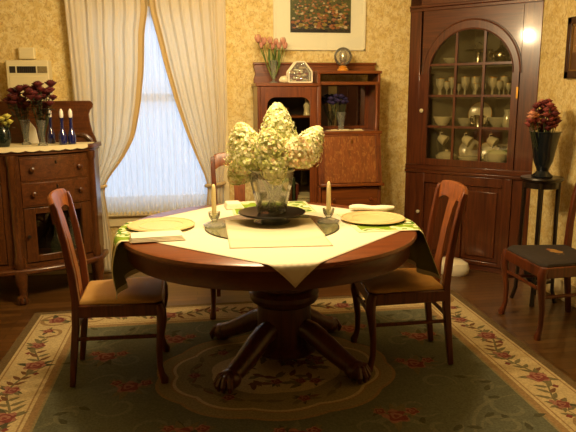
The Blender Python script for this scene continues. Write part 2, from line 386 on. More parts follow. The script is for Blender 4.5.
curtain('cream curtain panel right of the window behind the far chair, tied back to the right',
  [(2.12,.272),(1.2,.262),(.72,.225),(.6,.215),(0,.24)],
  [(2.12,-.281),(1.95,-.272),(1.8,-.235),(1.55,-.18),(1.3,-.115),(1.05,-.035),(.88,.03),(.76,.08),(.68,.105),(.6,.10),(.3,.07),(0,.06)],5,4.755)
rd=thing('curtain_rod','brass curtain rod above the window holding the two curtain panels','curtain rod',(-.29,4.75,2.07))
MB().tube([(-.93,4.75,2.1),(.36,4.75,2.1)],.009,10).build('rod','brass',rd,True)
for x in (-.94,.37): MB().sph((x,4.75,2.1),.022).build('finial','brass',rd,True)
for x in (-.9,.32): MB().box(x-.008,x+.008,4.75,4.849,2.095,2.105).build('bracket','brass',rd,True)
sh=thing('sheer_curtain','white gathered sheer curtain hanging over the window panes','curtain',(-.29,4.805,.5))
def shf(u,v):
    z=1.985+(.475-1.985)*v; x=-.80+1.03*u
    a=.006+.006*v
    return (x,4.806+a*math.sin(2*PI*26*u+.5*math.sin(9*u))+.003*math.sin(2*PI*47*u+2),z)
MB().grid(shf,220,24).build('sheer_panel','sheer',sh,True,ang=80)
def ruf(u,v):
    z=.60-.135*v+.006*math.sin(2*PI*31*u); x=-.80+1.03*u
    return (x,4.793+.010*math.sin(2*PI*34*u+1.2*math.sin(7*u))*(.3+v),z)
MB().grid(ruf,240,6).build('ruffle','sheer',sh,True,ang=80)

# ------------------------------------------------------------------ rug
RX0,RX1,RY0,RY1,RZ=-1.02,1.765,1.77,3.94,.006
rug_m=['rug_edge','rug_cream','rug_gold','rug_green','rug_scroll','rug_dk','rug_red','rug_pink','rug_leaf','rug_beige','rug_brown']
I={n[4:]:i for i,n in enumerate(rug_m)}
rg=MB(); rg.box(RX0,RX1,RY0,RY1,.0005,RZ,I['edge'])
lay=[0]
def Z(k): lay[0]+=1; return RZ+1.6e-6*lay[0]
def rrug(i,mi,k): 
    z=Z(k); rg.add([(RX0+i,RY0+i,z),(RX1-i,RY0+i,z),(RX1-i,RY1-i,z),(RX0+i,RY1-i,z)],[(0,1,2,3)],mi)
def poly(pts,mi,k):
    z=Z(k); rg.add([(p[0],p[1],z) for p in pts],[tuple(range(len(pts)))],mi)
def ribbon(pts,w,mi,k):
    n=len(pts); L_=[];Rr=[]
    for i in range(n):
        a=pts[max(i-1,0)];b=pts[min(i+1,n-1)]; dx,dy=b[0]-a[0],b[1]-a[1]; l=math.hypot(dx,dy) or 1
        ww=w*(.35+.65*math.sin(PI*(i+.6)/(n+.2))); L_.append((pts[i][0]-dy/l*ww,pts[i][1]+dx/l*ww)); Rr.append((pts[i][0]+dy/l*ww,pts[i][1]-dx/l*ww))
    z=Z(k); rg.add([(p[0],p[1],z) for p in L_+Rr],[(i,n+i,n+i+1,i+1) for i in range(n-1)],mi)
def blob(x,y,r,mi,k,n=12,lobes=5,d=.18,ph=0,sq=1):
    poly([(x+r*(1+d*math.cos(lobes*a+ph))*math.cos(a),y+sq*r*(1+d*math.cos(lobes*a+ph))*math.sin(a)) for a in [2*PI*i/(n*2) for i in range(n*2)]],mi,k)
def leaf(x,y,a,l,w,mi,k):
    c,s_=math.cos(a),math.sin(a); P=[(0,0),(.3*l,w),(.7*l,w*.7),(l,0),(.7*l,-w*.7),(.3*l,-w)]
    poly([(x+p[0]*c-p[1]*s_,y+p[0]*s_+p[1]*c) for p in P],mi,k)
def rose(x,y,r,k,rnd,deep=True):
    for q in range(5): leaf(x,y,rnd.uniform(0,6.28),r*2.1,r*.36,I['leaf'] if rnd.random()<.7 else I['dk'],k)
    blob(x,y,r,I['pink'],k+1,ph=rnd.uniform(0,6)); blob(x+.1*r,y,r*.78,I['red'],k+2,ph=rnd.uniform(0,6),lobes=4); blob(x,y+.1*r,r*.45,I['pink'],k+3,lobes=3); blob(x,y,r*.22,I['red'],k+4,lobes=3)
rnd=random.Random(11)
rrug(.045,I['cream'],1); rrug(.058,I['gold'],2); rrug(.066,I['cream'],3); rrug(.262,I['gold'],4); rrug(.270,I['cream'],5); rrug(.285,I['gold'],6); rrug(.318,I['beige'],7); rrug(.33,I['green'],8)
# border vine
def bvine(p0,p1,n):
    dx,dy=p1[0]-p0[0],p1[1]-p0[1]; l=math.hypot(dx,dy); tx,ty=dx/l,dy/l; nx,ny=-ty,tx
    pt=lambda s,o:(p0[0]+tx*s+nx*o,p0[1]+ty*s+ny*o)
    ang=math.atan2(ty,tx)
    ribbon([pt(s*l/60,.035*math.sin(s/60*n*PI)) for s in range(61)],.006,I['leaf'],9)
    for k in range(n*5):
        s=(k+.5)/(n*5)*l; o=.035*math.sin(s/l*n*PI)
        for sg in (1,-1):
            x,y=pt(s,o); leaf(x,y,ang+sg*rnd.uniform(.6,1.1),rnd.uniform(.055,.09),.013,I['leaf'] if rnd.random()<.65 else I['brown'],10)
    for k in range(n):
        x,y=pt((k+.5)/n*l,.02*(-1)**k); rose(x,y,.050 if k%2 else .036,11,rnd)
    for k in range(n*2):
        x,y=pt((k+.25)/n/2*l,.05*(-1)**(k//2)); blob(x,y,.014,I['pink'] if k%2 else I['red'],12,lobes=4)
c=.165
bvine((RX0+c,RY0+.42),(RX0+c,RY1-.42),5); bvine((RX1-c,RY0+.42),(RX1-c,RY1-.42),5)
bvine((RX0+.42,RY1-c),(RX1-.42,RY1-c),7); bvine((RX0+.42,RY0+c),(RX1-.42,RY0+c),7)
def arc(x,y,r,a0,a1,n=16,sh=0): return [(x+(r*(1-sh*i/n))*math.cos(a0+(a1-a0)*i/n),y+(r*(1-sh*i/n))*math.sin(a0+(a1-a0)*i/n)) for i in range(n+1)]
for sx in (0,1):
    for sy in (0,1):
        X=(RX0,RX1)[sx]; Y=(RY0,RY1)[sy]; ex=1-2*sx; ey=1-2*sy
        T=lambda pts:[(X+ex*p[0],Y+ey*p[1]) for p in pts]
        ribbon(T(arc(.165,.165,.085,0,2*PI,24)),.012,I['gold'],9)
        rose(X+ex*.165,Y+ey*.165,.05,10,rnd)
        for a in (.06,.36):
            ribbon(T(arc(.37,.165,.075,a,a+PI*1.4,18,.6)),.010,I['gold'],9); ribbon(T(arc(.165,.37,.075,PI/2-a,PI/2-a-PI*1.4,18,.6)),.010,I['gold'],9)
        rose(X+ex*.34,Y+ey*.15,.03,10,rnd); rose(X+ex*.15,Y+ey*.34,.03,10,rnd)
        # corner sprays on the green field
        ribbon(T(arc(.33,.33,.34,.05,PI/2-.05,20)),.010,I['scroll'],9)
        for (qx,qy,r_,a0,a1) in ((.52,.42,.10,0,5.5),(.42,.56,.10,PI/2,PI/2-5.5),(.78,.46,.085,PI,PI+5.2),(.46,.80,.075,-PI/2,-PI/2-5.2)):
            ribbon(T(arc(qx,qy,r_,a0,a1,28,.75)),.011,I['scroll'],9)
            for q in range(5):
                a=a0+(a1-a0)*q/6; leaf(X+ex*(qx+r_*math.cos(a)),Y+ey*(qy+r_*math.sin(a)),rnd.uniform(0,6.3),.07,.015,I['scroll'] if q%2 else I['dk'],9)
MX,MY=.372,2.87
for q in range(16):
    a=2*PI*q/16; x,y=MX+.8*math.cos(a),MY+.66*math.sin(a)
    if RX0+.42<x<RX1-.42 and RY0+.4<y<RY1-.4: ribbon(arc(x,y,.095,a,a+5.3*(1 if q%2 else -1),26,.75),.010,I['scroll'],9)
for (dx,dy) in ((-.71,-.07),(.71,-.04),(-.45,-.53),(.45,-.53),(-.5,.48),(.5,.48),(0,-.62),(-.86,.3),(.86,.3)):
    for q in range(6): leaf(MX+dx,MY+dy,q*1.05+.3,.13,.02,I['scroll'] if q%2 else I['leaf'],9)
    rose(MX+dx,MY+dy,.055,10,rnd); rose(MX+dx+.08,MY+dy+.03,.03,11,rnd); rose(MX+dx-.06,MY+dy+.05,.026,11,rnd)
def scal(rx,ry,mi,k,lob=10,d=.045,ph=0): poly([(MX+rx*(1+d*abs(math.sin(lob*a/2+ph)))*math.cos(a),MY+ry*(1+d*abs(math.sin(lob*a/2+ph)))*math.sin(a)) for a in [2*PI*i/120 for i in range(120)]],mi,k)
scal(.575,.475,I['gold'],13); scal(.56,.46,I['beige'],14); scal(.50,.405,I['gold'],15,10,.06); scal(.49,.395,I['cream'],16,10,.06)
scal(.475,.38,I['beige'],17,10,.06)
for q in range(14):
    a=2*PI*q/14; x,y=MX+.40*math.cos(a),MY+.32*math.sin(a)
    for s in range(3): leaf(x,y,a+PI/2+rnd.uniform(-.5,.5)+PI*(s%2),.085,.014,I['leaf'] if s else I['brown'],18)
    if q%2: rose(x,y,.028,19,rnd)
scal(.31,.24,I['cream'],18,8,.05)
for q in range(44):
    a=rnd.uniform(0,6.28); r_=rnd.uniform(.4,1); x,y=MX+.27*r_*math.cos(a),MY+.20*r_*math.sin(a)
    if q%3: leaf(x,y,rnd.uniform(0,6.28),.08,.016,I['leaf'] if q%2 else I['brown'],19)
    else: rose(x,y,.028,20,rnd)
tag(rg.build('area_rug',rug_m),'large floral area rug with cream border and green field under the dining table','rug')

# ------------------------------------------------------------------ dining table
TX,TY,TR,TZ=.35,2.89,.695,.74
PX,PY=.436,3.0
tb=thing('dining_table','round dark wood pedestal dining table with claw feet in the middle of the room','table',(PX,PY,RZ+.0055))
MB().lathe([(0,.708),(TR-.02,.708),(TR-.006,.712),(TR,.722),(TR-.003,.734),(TR-.012,TZ),(0,TZ)],(TX,TY,0),96).build('tabletop','table_wood',tb,True)
mb=MB(); mb.lathe([(TR-.045,.628),(TR-.035,.628),(TR-.03,.636),(TR-.03,.708),(TR-.045,.708),(TR-.045,.628)],(TX,TY,0),96,caps=False)
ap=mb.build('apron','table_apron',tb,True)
MB().box(TX-.55,TX+.55,PY-.06,PY+.06,.66,.708).build('slide_rail','table_dark',tb,True)
mb=MB(); z0=RZ+.0055
mb.lathe([(.0,z0+.05),(.15,z0+.05),(.172,z0+.065),(.172,.095),(.155,.11),(.140,.125),(.138,.315),(.15,.325),(.168,.335),(.178,.36),(.178,.38),(.162,.40),(.148,.407),(.148,.418),(.162,.428),(.176,.45),(.176,.475),(.16,.50),(.148,.515),(.148,.66),(0,.66)],(PX,PY,0),20)
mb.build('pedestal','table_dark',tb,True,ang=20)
for sx in (-1,1):
    for sy in (-1,1):
        d=Vector((sx,sy,0)).normalized(); ctr=Vector((PX,PY,0))
        prof=[(.12,.205,.052),(.165,.195,.055),(.215,.168,.055),(.27,.137,.053),(.33,.105,.049),(.375,.083,.046),(.41,.07,.044)]
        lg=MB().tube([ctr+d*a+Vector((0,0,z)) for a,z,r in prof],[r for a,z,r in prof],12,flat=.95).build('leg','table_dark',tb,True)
        mb=MB(); c=ctr+d*.425; mb.sph((c.x,c.y,z0+.048),(.056,.056,.048),14,9)
        n=Vector((-d.y,d.x,0))
        for k in (-1.2,-.4,.4,1.2):
            dd=d*math.cos(k*.6)+n*math.sin(k*.6)
            mb.tube([c+dd*.01+Vector((0,0,.085)),c+dd*.045+Vector((0,0,.078)),c+dd*.066+Vector((0,0,.045)),c+dd*.062+Vector((0,0,.0195))],[.018,.017,.015,.008],8)
        mb.build('claw_foot','table_dark',lg,True)

# ------------------------------------------------------------------ chairs (front faces -y)
def seatpoly(fw_,bw,f,b,rr=.03):
    return [(-fw_+rr,-f),(fw_-rr,-f),(fw_,-f+rr),(bw,b),(-bw,b),(-fw_,-f+rr)]
def make_chair(label,top=.908,seat='caned_seat',slip=None,wd=.205,bw=.172):
    t=thing('dining_chair',label,'chair')
    mb=MB(); P=seatpoly(wd-.002,bw-.002,.212,.185)
    mb.prism(P,.338,.398); mb.build('seat_frame','chair_wood',t,bevel=.006)
    Q=seatpoly(wd-.012,bw-.012,.207,.172)
    ob=MB(); n=len(Q)
    cx=(0,-.02)
    rings=[(1,.398),(.985,.412),(.93,.421),(.6,.428),(.0,.43)]
    v=[];f=[]
    for s_,z in rings:
        for p in Q: v.append((cx[0]+(p[0]-cx[0])*max(s_,.01),cx[1]+(p[1]-cx[1])*max(s_,.01),z))
    for j in range(len(rings)-1):
        for i in range(n): f.append((j*n+i,j*n+(i+1)%n,(j+1)*n+(i+1)%n,(j+1)*n+i))
    f.append(tuple(range((len(rings)-1)*n,len(rings)*n))); f.append(tuple(range(n-1,-1,-1)))
    ob.add(v,f); so=ob.build('seat',seat,t,bevel=.004)
    if slip:
        mb=MB(); rn=random.Random(4)
        for k in range(26):
            a=rn.uniform(0,6.28); r_=rn.uniform(0,1)**.6; x,y=.075*r_*math.cos(a),-.01+.05*r_*math.sin(a)
            rr=rn.uniform(.012,.026); v=[(x+rr*math.cos(q)*(1+.25*math.sin(3*q)),y+rr*math.sin(q),.4292+.0004*k/26-.012*r_*r_*.2) for q in [2*PI*i/12 for i in range(12)]]
            mb.add([(p[0],p[1],p[2]+.0008) for p in v],[tuple(range(12))],k%2)
        mb.build('needlepoint_flowers',['needle_tan','needle_rose'],so)
    # front legs: slight cabriole with pad foot
    for s_ in (-1,1):
        x=s_*(wd-.022); y=-.19
        prof=[(.392,0,.024),(.36,-.010,.026),(.31,-.012,.0245),(.25,-.004,.020),(.16,.006,.0165),(.08,.006,.0145),(.04,-.002,.016),(.018,-.012,.021),(.0,-.012,.019)]
        MB().tube([(x-s_*q*.3,y+q,z) for z,q,r in prof],[r for z,q,r in prof],10).build('leg','chair_wood',t)
    # rear legs + posts, one piece each
    for s_ in (-1,1):
        x=s_*(bw-.018); k=s_*.006
        pts=[(x,.225,0),(x,.208,.15),(x,.19,.30),(x,.183,.42),(x+k,.192,.55),(x+2*k,.212,.70),(x+3*k,.24,top-.06),(x+3*k,.25,top-.03)]
        rs=[.019,.022,.024,.025,.0235,.022,.020,.018]
        MB().tube(pts,rs,4,flat=1,refv=(0,1,0)).build('leg','chair_wood',t,bevel=.004)
    # crest rail: curved with arched lower edge
    hw=bw+.006; n=16
    mb=MB(); v=[];f=[]
    for i in range(n+1):
        u=-1+2*i/n; x=hw*u
        zt=top-.012*u*u-.028*max(0,abs(u)-.86)/.14
        zb=top-.082-.040*max(0,(abs(u)-.62)/.38)**1.5-.014*math.exp(-(u/.25)**2)
        yb=.248+.022*(1-u*u)
        for (yy,zz) in ((yb-.012,zb),(yb+.012,zb),(yb+.014,zt-.006),(yb+.006,zt),(yb-.004,zt),(yb-.010,zt-.008)): v.append((x,yy+ (zz-top+.05)*.1,zz))
    for i in range(n):
        for q in range(6): f.append((i*6+q,i*6+(q+1)%6,(i+1)*6+(q+1)%6,(i+1)*6+q))
    f.append((5,4,3,2,1,0)); f.append(tuple(n*6+q for q in range(6)))
    mb.add(v,f); mb.build('crest_rail','chair_wood_light',t)
    # splat
    mb=MB(); rows=[(.39,.046,.186),(.50,.040,.192),(.58,.036,.205),(.68,.036,.222),(.78,.040,.245),(top-.075,.046,.262)]
    v=[];f=[]
    for z,w_,y in rows: v+=[(-w_,y-.006,z),(w_,y-.006,z),(w_,y+.006,z),(-w_,y+.006,z)]
    for j in range(len(rows)-1):
        for q in range(4): f.append((j*4+q,j*4+(q+1)%4,(j+1)*4+(q+1)%4,(j+1)*4+q))
    f+=[(3,2,1,0),tuple((len(rows)-1)*4+q for q in range(4))]
    mb.add(v,f); mb.build('back_splat','chair_wood_light',t,bevel=.002)
    # stretchers
    for s_ in (-1,1):
        MB().tube([(s_*(wd-.026),-.19,.232),(s_*(bw-.018),.2,.232)],.010,8).build('stretcher','chair_wood',t)
    MB().tube([(-(wd-.026),-.186,.265),(wd-.026,-.186,.265)],.0105,8).build('stretcher','chair_wood',t)
    MB().tube([(-(bw-.018),.2,.255),(bw-.018,.2,.255)],.0105,8).build('stretcher','chair_wood',t)
    return t
cg='wooden dining chairs'
FZ=RZ+.0055
ch=make_chair('wooden dining chair with tan seat at the left end of the table, facing right'); ch.location=(-.375,3.0,FZ); ch.rotation_euler=(0,0,R(91))
dup(ch,(1.04,2.955,FZ),(0,0,R(-93)),label='wooden dining chair with tan seat at the right end of the table, facing left')
k3=dup(ch,(.285,3.83,FZ),(0,0,R(-3)),label='wooden dining chair on the far side of the table in front of the window')
k3.scale=(1,1,1.075)
c4=make_chair('wooden side chair with dark needlepoint seat against the right wall beside the plant stand',.862,'dark_needlepoint',True,.232,.195)
c4.scale=(1,1,1.05); c4.location=(2.08,3.245,0.0005); c4.rotation_euler=(0,0,R(-91))

# ------------------------------------------------------------------ table linens and setting
def over(x,y,z,flare=.006,RR=TR+.004):
    dx,dy=x-TX,y-TY; r=math.hypot(dx,dy)
    if r<=RR: return (x,y,z)
    s=r-RR; a=math.atan2(dy,dx); q=min(s,.012); dr=.008*math.sin(q/.012*PI/2)
    rr=RR+dr+flare*min(1,s/.05)*(1+.6*math.sin(9*a)); return (TX+rr*math.cos(a),TY+rr*math.sin(a),z-.004*(q/.012)-max(0,s-.010))
cl=MB(); hs=.572
def clf(u,v):
    a=(u-.5)*2*hs; b=(v-.5)*2*hs; q=math.sqrt(.5)
    return over(.36+(a-b)*q,2.905+(a+b)*q,TZ+.0022)
cl.grid(clf,64,64); tag(cl.build('tablecloth','cream_cloth',solid=.0012,ang=60),'cream square tablecloth laid diagonally on the round table with a corner hanging at front','tablecloth')
# green leaf print mats; left and right ones hang down to the chair seats
def mat_side(label,sgn,x0,ya,yb,drop):
    mb=MB()
    def fn(u,v):
        y=ya+(yb-ya)*v; xr=TX+sgn*(math.sqrt((TR+.008)**2-(y-TY)**2))
        fl=abs(xr-x0); tot=fl+drop; s=u*tot
        if s<fl: return (x0+sgn*s,y,TZ+.0042)
        e=s-fl; k=e/drop
        return (xr+sgn*(.014*min(1,e/.02)+((.020*math.sin(PI*min(1,k*1.1))-.06*k*v+.022*k*math.sin(v*9+1)) if sgn<0 else (.085*k*(1-v)+.03*k*math.sin(v*9+1)))), y+.02*k*math.sin(v*8), TZ+.0042-.006*min(1,e/.012)-max(0,e-.006)*.985)
    mb.grid(fn,48,36,mif=lambda u,v:1 if (u<.045 or u>.965 or v<.05 or v>.95) else (2 if u>.56 else 0))  # hanging ends are plain olive on both faces, with a pale border
    return tag(mb.build('place_mat',['leaf_print','leaf_border','mat_drop'],solid=.0012,ang=60),label,'place mat','green place mats')
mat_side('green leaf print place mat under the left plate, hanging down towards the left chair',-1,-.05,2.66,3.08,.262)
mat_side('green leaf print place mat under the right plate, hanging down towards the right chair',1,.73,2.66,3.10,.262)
mb=MB(); mb.grid(lambda u,v:over(.20+.44*u,3.17+.36*v,TZ+.0042),30,24,mif=lambda u,v:1 if (u<.05 or u>.95 or v<.06 or v>.94) else 0)
tag(mb.build('place_mat',['leaf_print','leaf_border'],solid=.0012,ang=60),'green leaf print place mat at the far side of the table behind the flowers','place mat','green place mats')
# round mirror under the centre
MCX,MCY=.36,2.855
rm=thing('round_mirror','round mirror lying on the tablecloth under the candlesticks','mirror',(MCX,MCY,TZ+.0033))
MB().lathe([(0,0),(.312,0),(.315,.002),(.312,.0045),(0,.0045)],n=72).build('mirror_glass','round_mirror',rm)
MB().tube([(.3155*math.cos(q*2*PI/72),.3155*math.sin(q*2*PI/72),.0026) for q in range(73)],.0026,6).build('mirror_edge','dark_green_vase',rm)
LZ=TZ+.0033+.0045
mb=MB(); mb.grid(lambda u,v:(lambda x,y:(x,y,LZ+.0018 if math.hypot(x-MCX,y-MCY)<.31 else LZ+.0018-.0045*min(1,(math.hypot(x-MCX,y-MCY)-.31)/.03)))(.135+.425*u+.01*v,2.462+.56*v-.03*u),40,50)
tag(mb.build('linen_mat','linen',solid=.002,ang=60),'beige linen mat in the centre of the table under the black plate','mat')
# charger plates
def plate(loc,label):
    t=thing('charger_plate',label,'plate',loc,0,'charger plates')
    MB().lathe([(0,0),(.085,0),(.10,.004),(.155,.010),(.158,.013),(.155,.0145),(.10,.0095),(0,.0085)],n=56).build('plate_body','charger',t)
    mb=MB(); mb.tube([(.152*math.cos(q*2*PI/56),.152*math.sin(q*2*PI/56),.0135) for q in range(57)],.004,6); mb.tube([(.103*math.cos(q*2*PI/56),.103*math.sin(q*2*PI/56),.0098) for q in range(57)],.0022,6)
    mb.build('plate_rim','charger',t); return t
plate((-.158,2.925,TZ+.0052),'beige charger plate at the left end of the table behind a folded napkin')
plate((.868,2.912,TZ+.0052),'beige charger plate at the right end of the table in front of a napkin')
def napkin(name,loc,rz,lx,ly,n,label,roll=False):
    mb=MB()
    if roll:
        pts=[(-lx/2+lx*i/12,.012*math.sin(i*.6),.0165) for i in range(13)]
        mb.tube(pts,[.009]+[.0135+.002*math.sin(i) for i in range(11)]+[.010],12,flat=1.9,refv=(0,0,1))
    else:
        for k in range(n):
            o=.004*k; z=k*.0052
            mb.prism(rrect(-lx/2+o*.5,lx/2-o,-ly/2+o*.7,ly/2-o*.2,.006),z,z+.0047)
    o=mb.build(name,'napkin',loc=loc,bevel=.0015); o.rotation_euler=(0,0,rz); return tag(o,label,'napkin','cream napkins')
napkin('folded_napkin',(-.165,2.685,TZ+.0056),R(6),.235,.125,4,'folded cream napkin in front of the left plate')
napkin('folded_napkin',(.93,3.145,TZ+.0075),R(-14),.23,.05,1,'rolled cream napkin behind the right plate',True)
napkin('folded_napkin',(.215,3.395,TZ+.0056),R(4),.10,.13,5,'folded cream napkin at the far place setting')
# candlesticks and tapers
def candlestick(x,y,label,lc,zb):
    t=thing('candlestick',label,'candlestick',(x,y,zb),0,'glass candlesticks')
    MB().lathe([(0,0),(.052,0),(.054,.007),(.036,.015),(.014,.022),(.013,.026),(.02,.034),(.026,.046),(.030,.066),(.027,.066),(.018,.04),(.0115,.034),(0,.034)],n=28).build('holder','clear_glass',t)
    mb=MB().lathe([(.0,.0345),(.0115,.0345),(.0112,.10),(.0104,.17),(.008,.19),(.004,.198),(0,.20)],n=16)
    k=thing('taper_candle',lc,'candle',(x,y,zb+.0346),0,'taper candles')
    mb.v=[(a,b,c-.0345) for a,b,c in mb.v]
    mb.build('candle_body','wax',k); MB().tube([(0,0,.163),(.001,0,.172)],.0012,6).build('wick','wick',k)
candlestick(.090,2.90,'glass candlestick on the mirror at left of the flower vase','cream taper candle left of the flower vase',LZ+.0004)
candlestick(.641,2.895,'glass candlestick on the mirror at right of the flower vase','cream taper candle right of the flower vase',LZ+.0004)
# black plate on glass stand
VX,VY=.368,2.925; SZ=LZ+.0032
pl=thing('cake_stand','round black plate on a clear glass foot under the flower vase','stand',(VX,VY,SZ))
MB().lathe([(0,0),(.085,0),(.09,.006),(.06,.012),(.045,.018),(.05,.026),(.07,.033),(0,.033)],n=36).build('glass_foot','clear_glass',pl)
MB().lathe([(0,.033),(.10,.033),(.150,.042),(.163,.050),(.160,.054),(.10,.047),(0,.046)],n=56).build('plate_top','black_lacquer',pl)
VZ=SZ+.0465
va=thing('flower_vase','flared cut glass vase holding hydrangeas in the centre of the table','vase',(VX,VY,VZ))
MB().lathe([(0,0),(.066,0),(.070,.006),(.074,.03),(.088,.09),(.102,.15),(.108,.19),(.110,.206),(.105,.206),(.098,.15),(.083,.09),(.068,.03),(.06,.016),(0,.014)],n=16).build('vase_body','cut_glass',va,ang=12)
MB().lathe([(.1045,.203),(.1105,.203),(.1115,.207),(.110,.211),(.105,.211),(.1045,.203)],n=32,caps=False).build('rim','vase_rim',va)
MB().lathe([(0,.018),(.06,.018),(.067,.03),(.081,.09),(.087,.115),(0,.115)],n=32).build('water','water',va)
# hydrangea panicles
def floret_mesh(hh,rr,n,seed,mix):
    rn=random.Random(seed); mb=MB()
    for k in range(n):
        v=rn.random()**.85; a=k*2.39996+rn.uniform(-.2,.2)
        zz=hh*(v); prof=rr*(math.sin(min(1,(v+.12)/.42)*PI/2))*(1-max(0,v-.25)/.75)**.62+.010
        rad=prof*rn.uniform(.72,1.17)
        c=Vector((rad*math.cos(a),rad*math.sin(a),zz)); nrm=Vector((math.cos(a),math.sin(a),(.9*(v-.25))+rn.uniform(-.8,.9))).normalized()
        u=nrm.cross(Vector((0,0,1))).normalized(); w=nrm.cross(u); s=rn.uniform(.0065,.0105); tw=rn.uniform(0,1.6)
        x=rn.random(); mi=0 if x<mix[0] else (1 if x<mix[0]+mix[1] else 2)
        for q in range(4):
            b=tw+q*PI/2; d=u*math.cos(b)+w*math.sin(b); e=u*math.cos(b+PI/2)+w*math.sin(b+PI/2)
            mb.add([c,c+d*s*.55+e*s*.45+nrm*s*.18,c+d*s*1.05+nrm*s*.05,c+d*s*.55-e*s*.45+nrm*s*.18],[(0,1,2,3)],mi)
    mb.lathe([(rr*.2,-.005),(rr*.52,hh*.14),(rr*.52,hh*.40),(rr*.28,hh*.7),(0,hh*.85)],n=12,mi=1)
    return mb
def hydrangea(base,tip,rr,seed,mix,label,n=420):
    base=Vector(base); tip=Vector(tip); ax=tip-base; hh=ax.length
    t=thing('hydrangea',label,'flower',base,0,'hydrangeas in the table vase')
    M3=Vector((0,0,1)).rotation_difference(ax).to_matrix().to_4x4()
    mb=floret_mesh(hh,rr*1.06,int(n*2.6),seed,mix); mb.v=[tuple(M3@Vector(p)) for p in mb.v]
    mb.build('flower_head',['hydrangea','hydrangea_green','hydrangea_pink'],t,ang=80)
    foot=Vector((VX-(base.x-VX)*.25,VY-(base.y-VY)*.25,VZ+.02))
    mb=MB(); rim=Vector((VX+(base.x-VX)*.55,VY+(base.y-VY)*.5,VZ+.19))
    mb.tube([foot,foot.lerp(rim,.5),rim,base+ax*.15],[.0035,.0035,.004,.004],7); mb.build('stem','stem',t,True)
H=hydrangea
H((.412,2.99,1.06),(.405,2.985,1.315),.083,1,(.7,.3,0),'tall cream hydrangea cone at the top of the bouquet',620)
H((.275,2.95,1.0),(.220,2.94,1.225),.090,2,(.6,.3,.1),'large cream hydrangea cone on the left of the bouquet',560)
H((.50,2.95,1.03),(.607,2.95,1.20),.068,3,(.75,.2,.05),'cream hydrangea cone leaning right at the right of the bouquet',420)
H((.36,2.88,1.035),(.345,2.84,1.20),.080,4,(.35,.55,.1),'greenish hydrangea cone at the centre front of the bouquet',460)
H((.47,2.89,1.035),(.49,2.85,1.16),.074,5,(.4,.15,.45),'pinkish hydrangea at the right front of the bouquet',380)
H((.365,2.835,1.045),(.376,2.79,.955),.048,6,(.7,.3,0),'small round hydrangea drooping over the front rim of the vase',260)
H((.262,3.0,1.03),(.178,2.99,.94),.058,7,(.5,.4,.1),'small hydrangea drooping at the lower left of the bouquet',300)

# ------------------------------------------------------------------ sideboard (bow front, by the back wall)
SXC=-1.55
sb=thing('sideboard','bow front oak sideboard with drawers and glass doors at the left of the window','sideboard',(SXC,4.42,0))
def bez(a,b,c,n): return [tuple((1-t)**2*a[i]+2*t*(1-t)*b[i]+t*t*c[i] for i in (0,1)) for t in [k/n for k in range(n+1)]]
cen=bez((-1.95,4.17),(SXC,4.09),(-1.15,4.17),10); rgt=bez((-1.15,4.17),(-.87,4.245),(-.69,4.46),10); end=[(-.69,4.46),(-.675,4.64)]
mir=lambda P:[(2*SXC-x,y) for x,y in P][::-1]
lft=mir(rgt); lend=mir(end)
def offs(P,o):
    r=[]
    for i in range(len(P)):
        a=P[max(i-1,0)];b=P[min(i+1,len(P)-1)]; dx,dy=b[0]-a[0],b[1]-a[1]; l=math.hypot(dx,dy); r.append((P[i][0]+dy/l*o,P[i][1]-dx/l*o))
    return r
def sub(P,s0,s1,n=10):
    L=[0]
    for a,b in zip(P,P[1:]): L.append(L[-1]+math.hypot(b[0]-a[0],b[1]-a[1]))
    def at(s):
        s*=L[-1]
        for i in range(len(P)-1):
            if s<=L[i+1]+1e-9:
                t=(s-L[i])/(L[i+1]-L[i]); return (P[i][0]+(P[i+1][0]-P[i][0])*t,P[i][1]+(P[i+1][1]-P[i][1])*t)
        return P[-1]
    return [at(s0+(s1-s0)*k/n) for k in range(n+1)]
def strip(mb,P,s0,s1,z0,z1,o0,o1):
    Q=sub(P,s0,s1); A=offs(Q,o0); Bq=offs(Q,o1); mb.prism(A+Bq[::-1],z0,z1); return Q
def plan(o): return offs(lend+lft[1:]+cen[1:]+rgt[1:]+end[1:],o)
STZ=1.03
MB().prism(plan(.028),STZ-.032,STZ).build('top','side_flat',sb,True,.006)
MB().prism(plan(.012),STZ-.05,STZ-.032).build('top_moulding','side_flat',sb,True,.004)
MB().prism(plan(-.004),.235,.262).build('cabinet_floor','side_flat',sb,True)
MB().prism(plan(.035),.195,.235).build('plinth_shelf','side_flat',sb,True,.012)
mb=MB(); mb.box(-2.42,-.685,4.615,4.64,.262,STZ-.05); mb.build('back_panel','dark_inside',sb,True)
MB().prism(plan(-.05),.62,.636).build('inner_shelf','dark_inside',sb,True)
mb=MB(); strip(mb,end,0,1,.262,STZ-.05,-.02,0); mb.build('side_panel','side_oak',sb,True)
mb=MB(); strip(mb,lend,0,1,.262,STZ-.05,-.02,0); mb.build('side_panel','side_oak',sb,True)
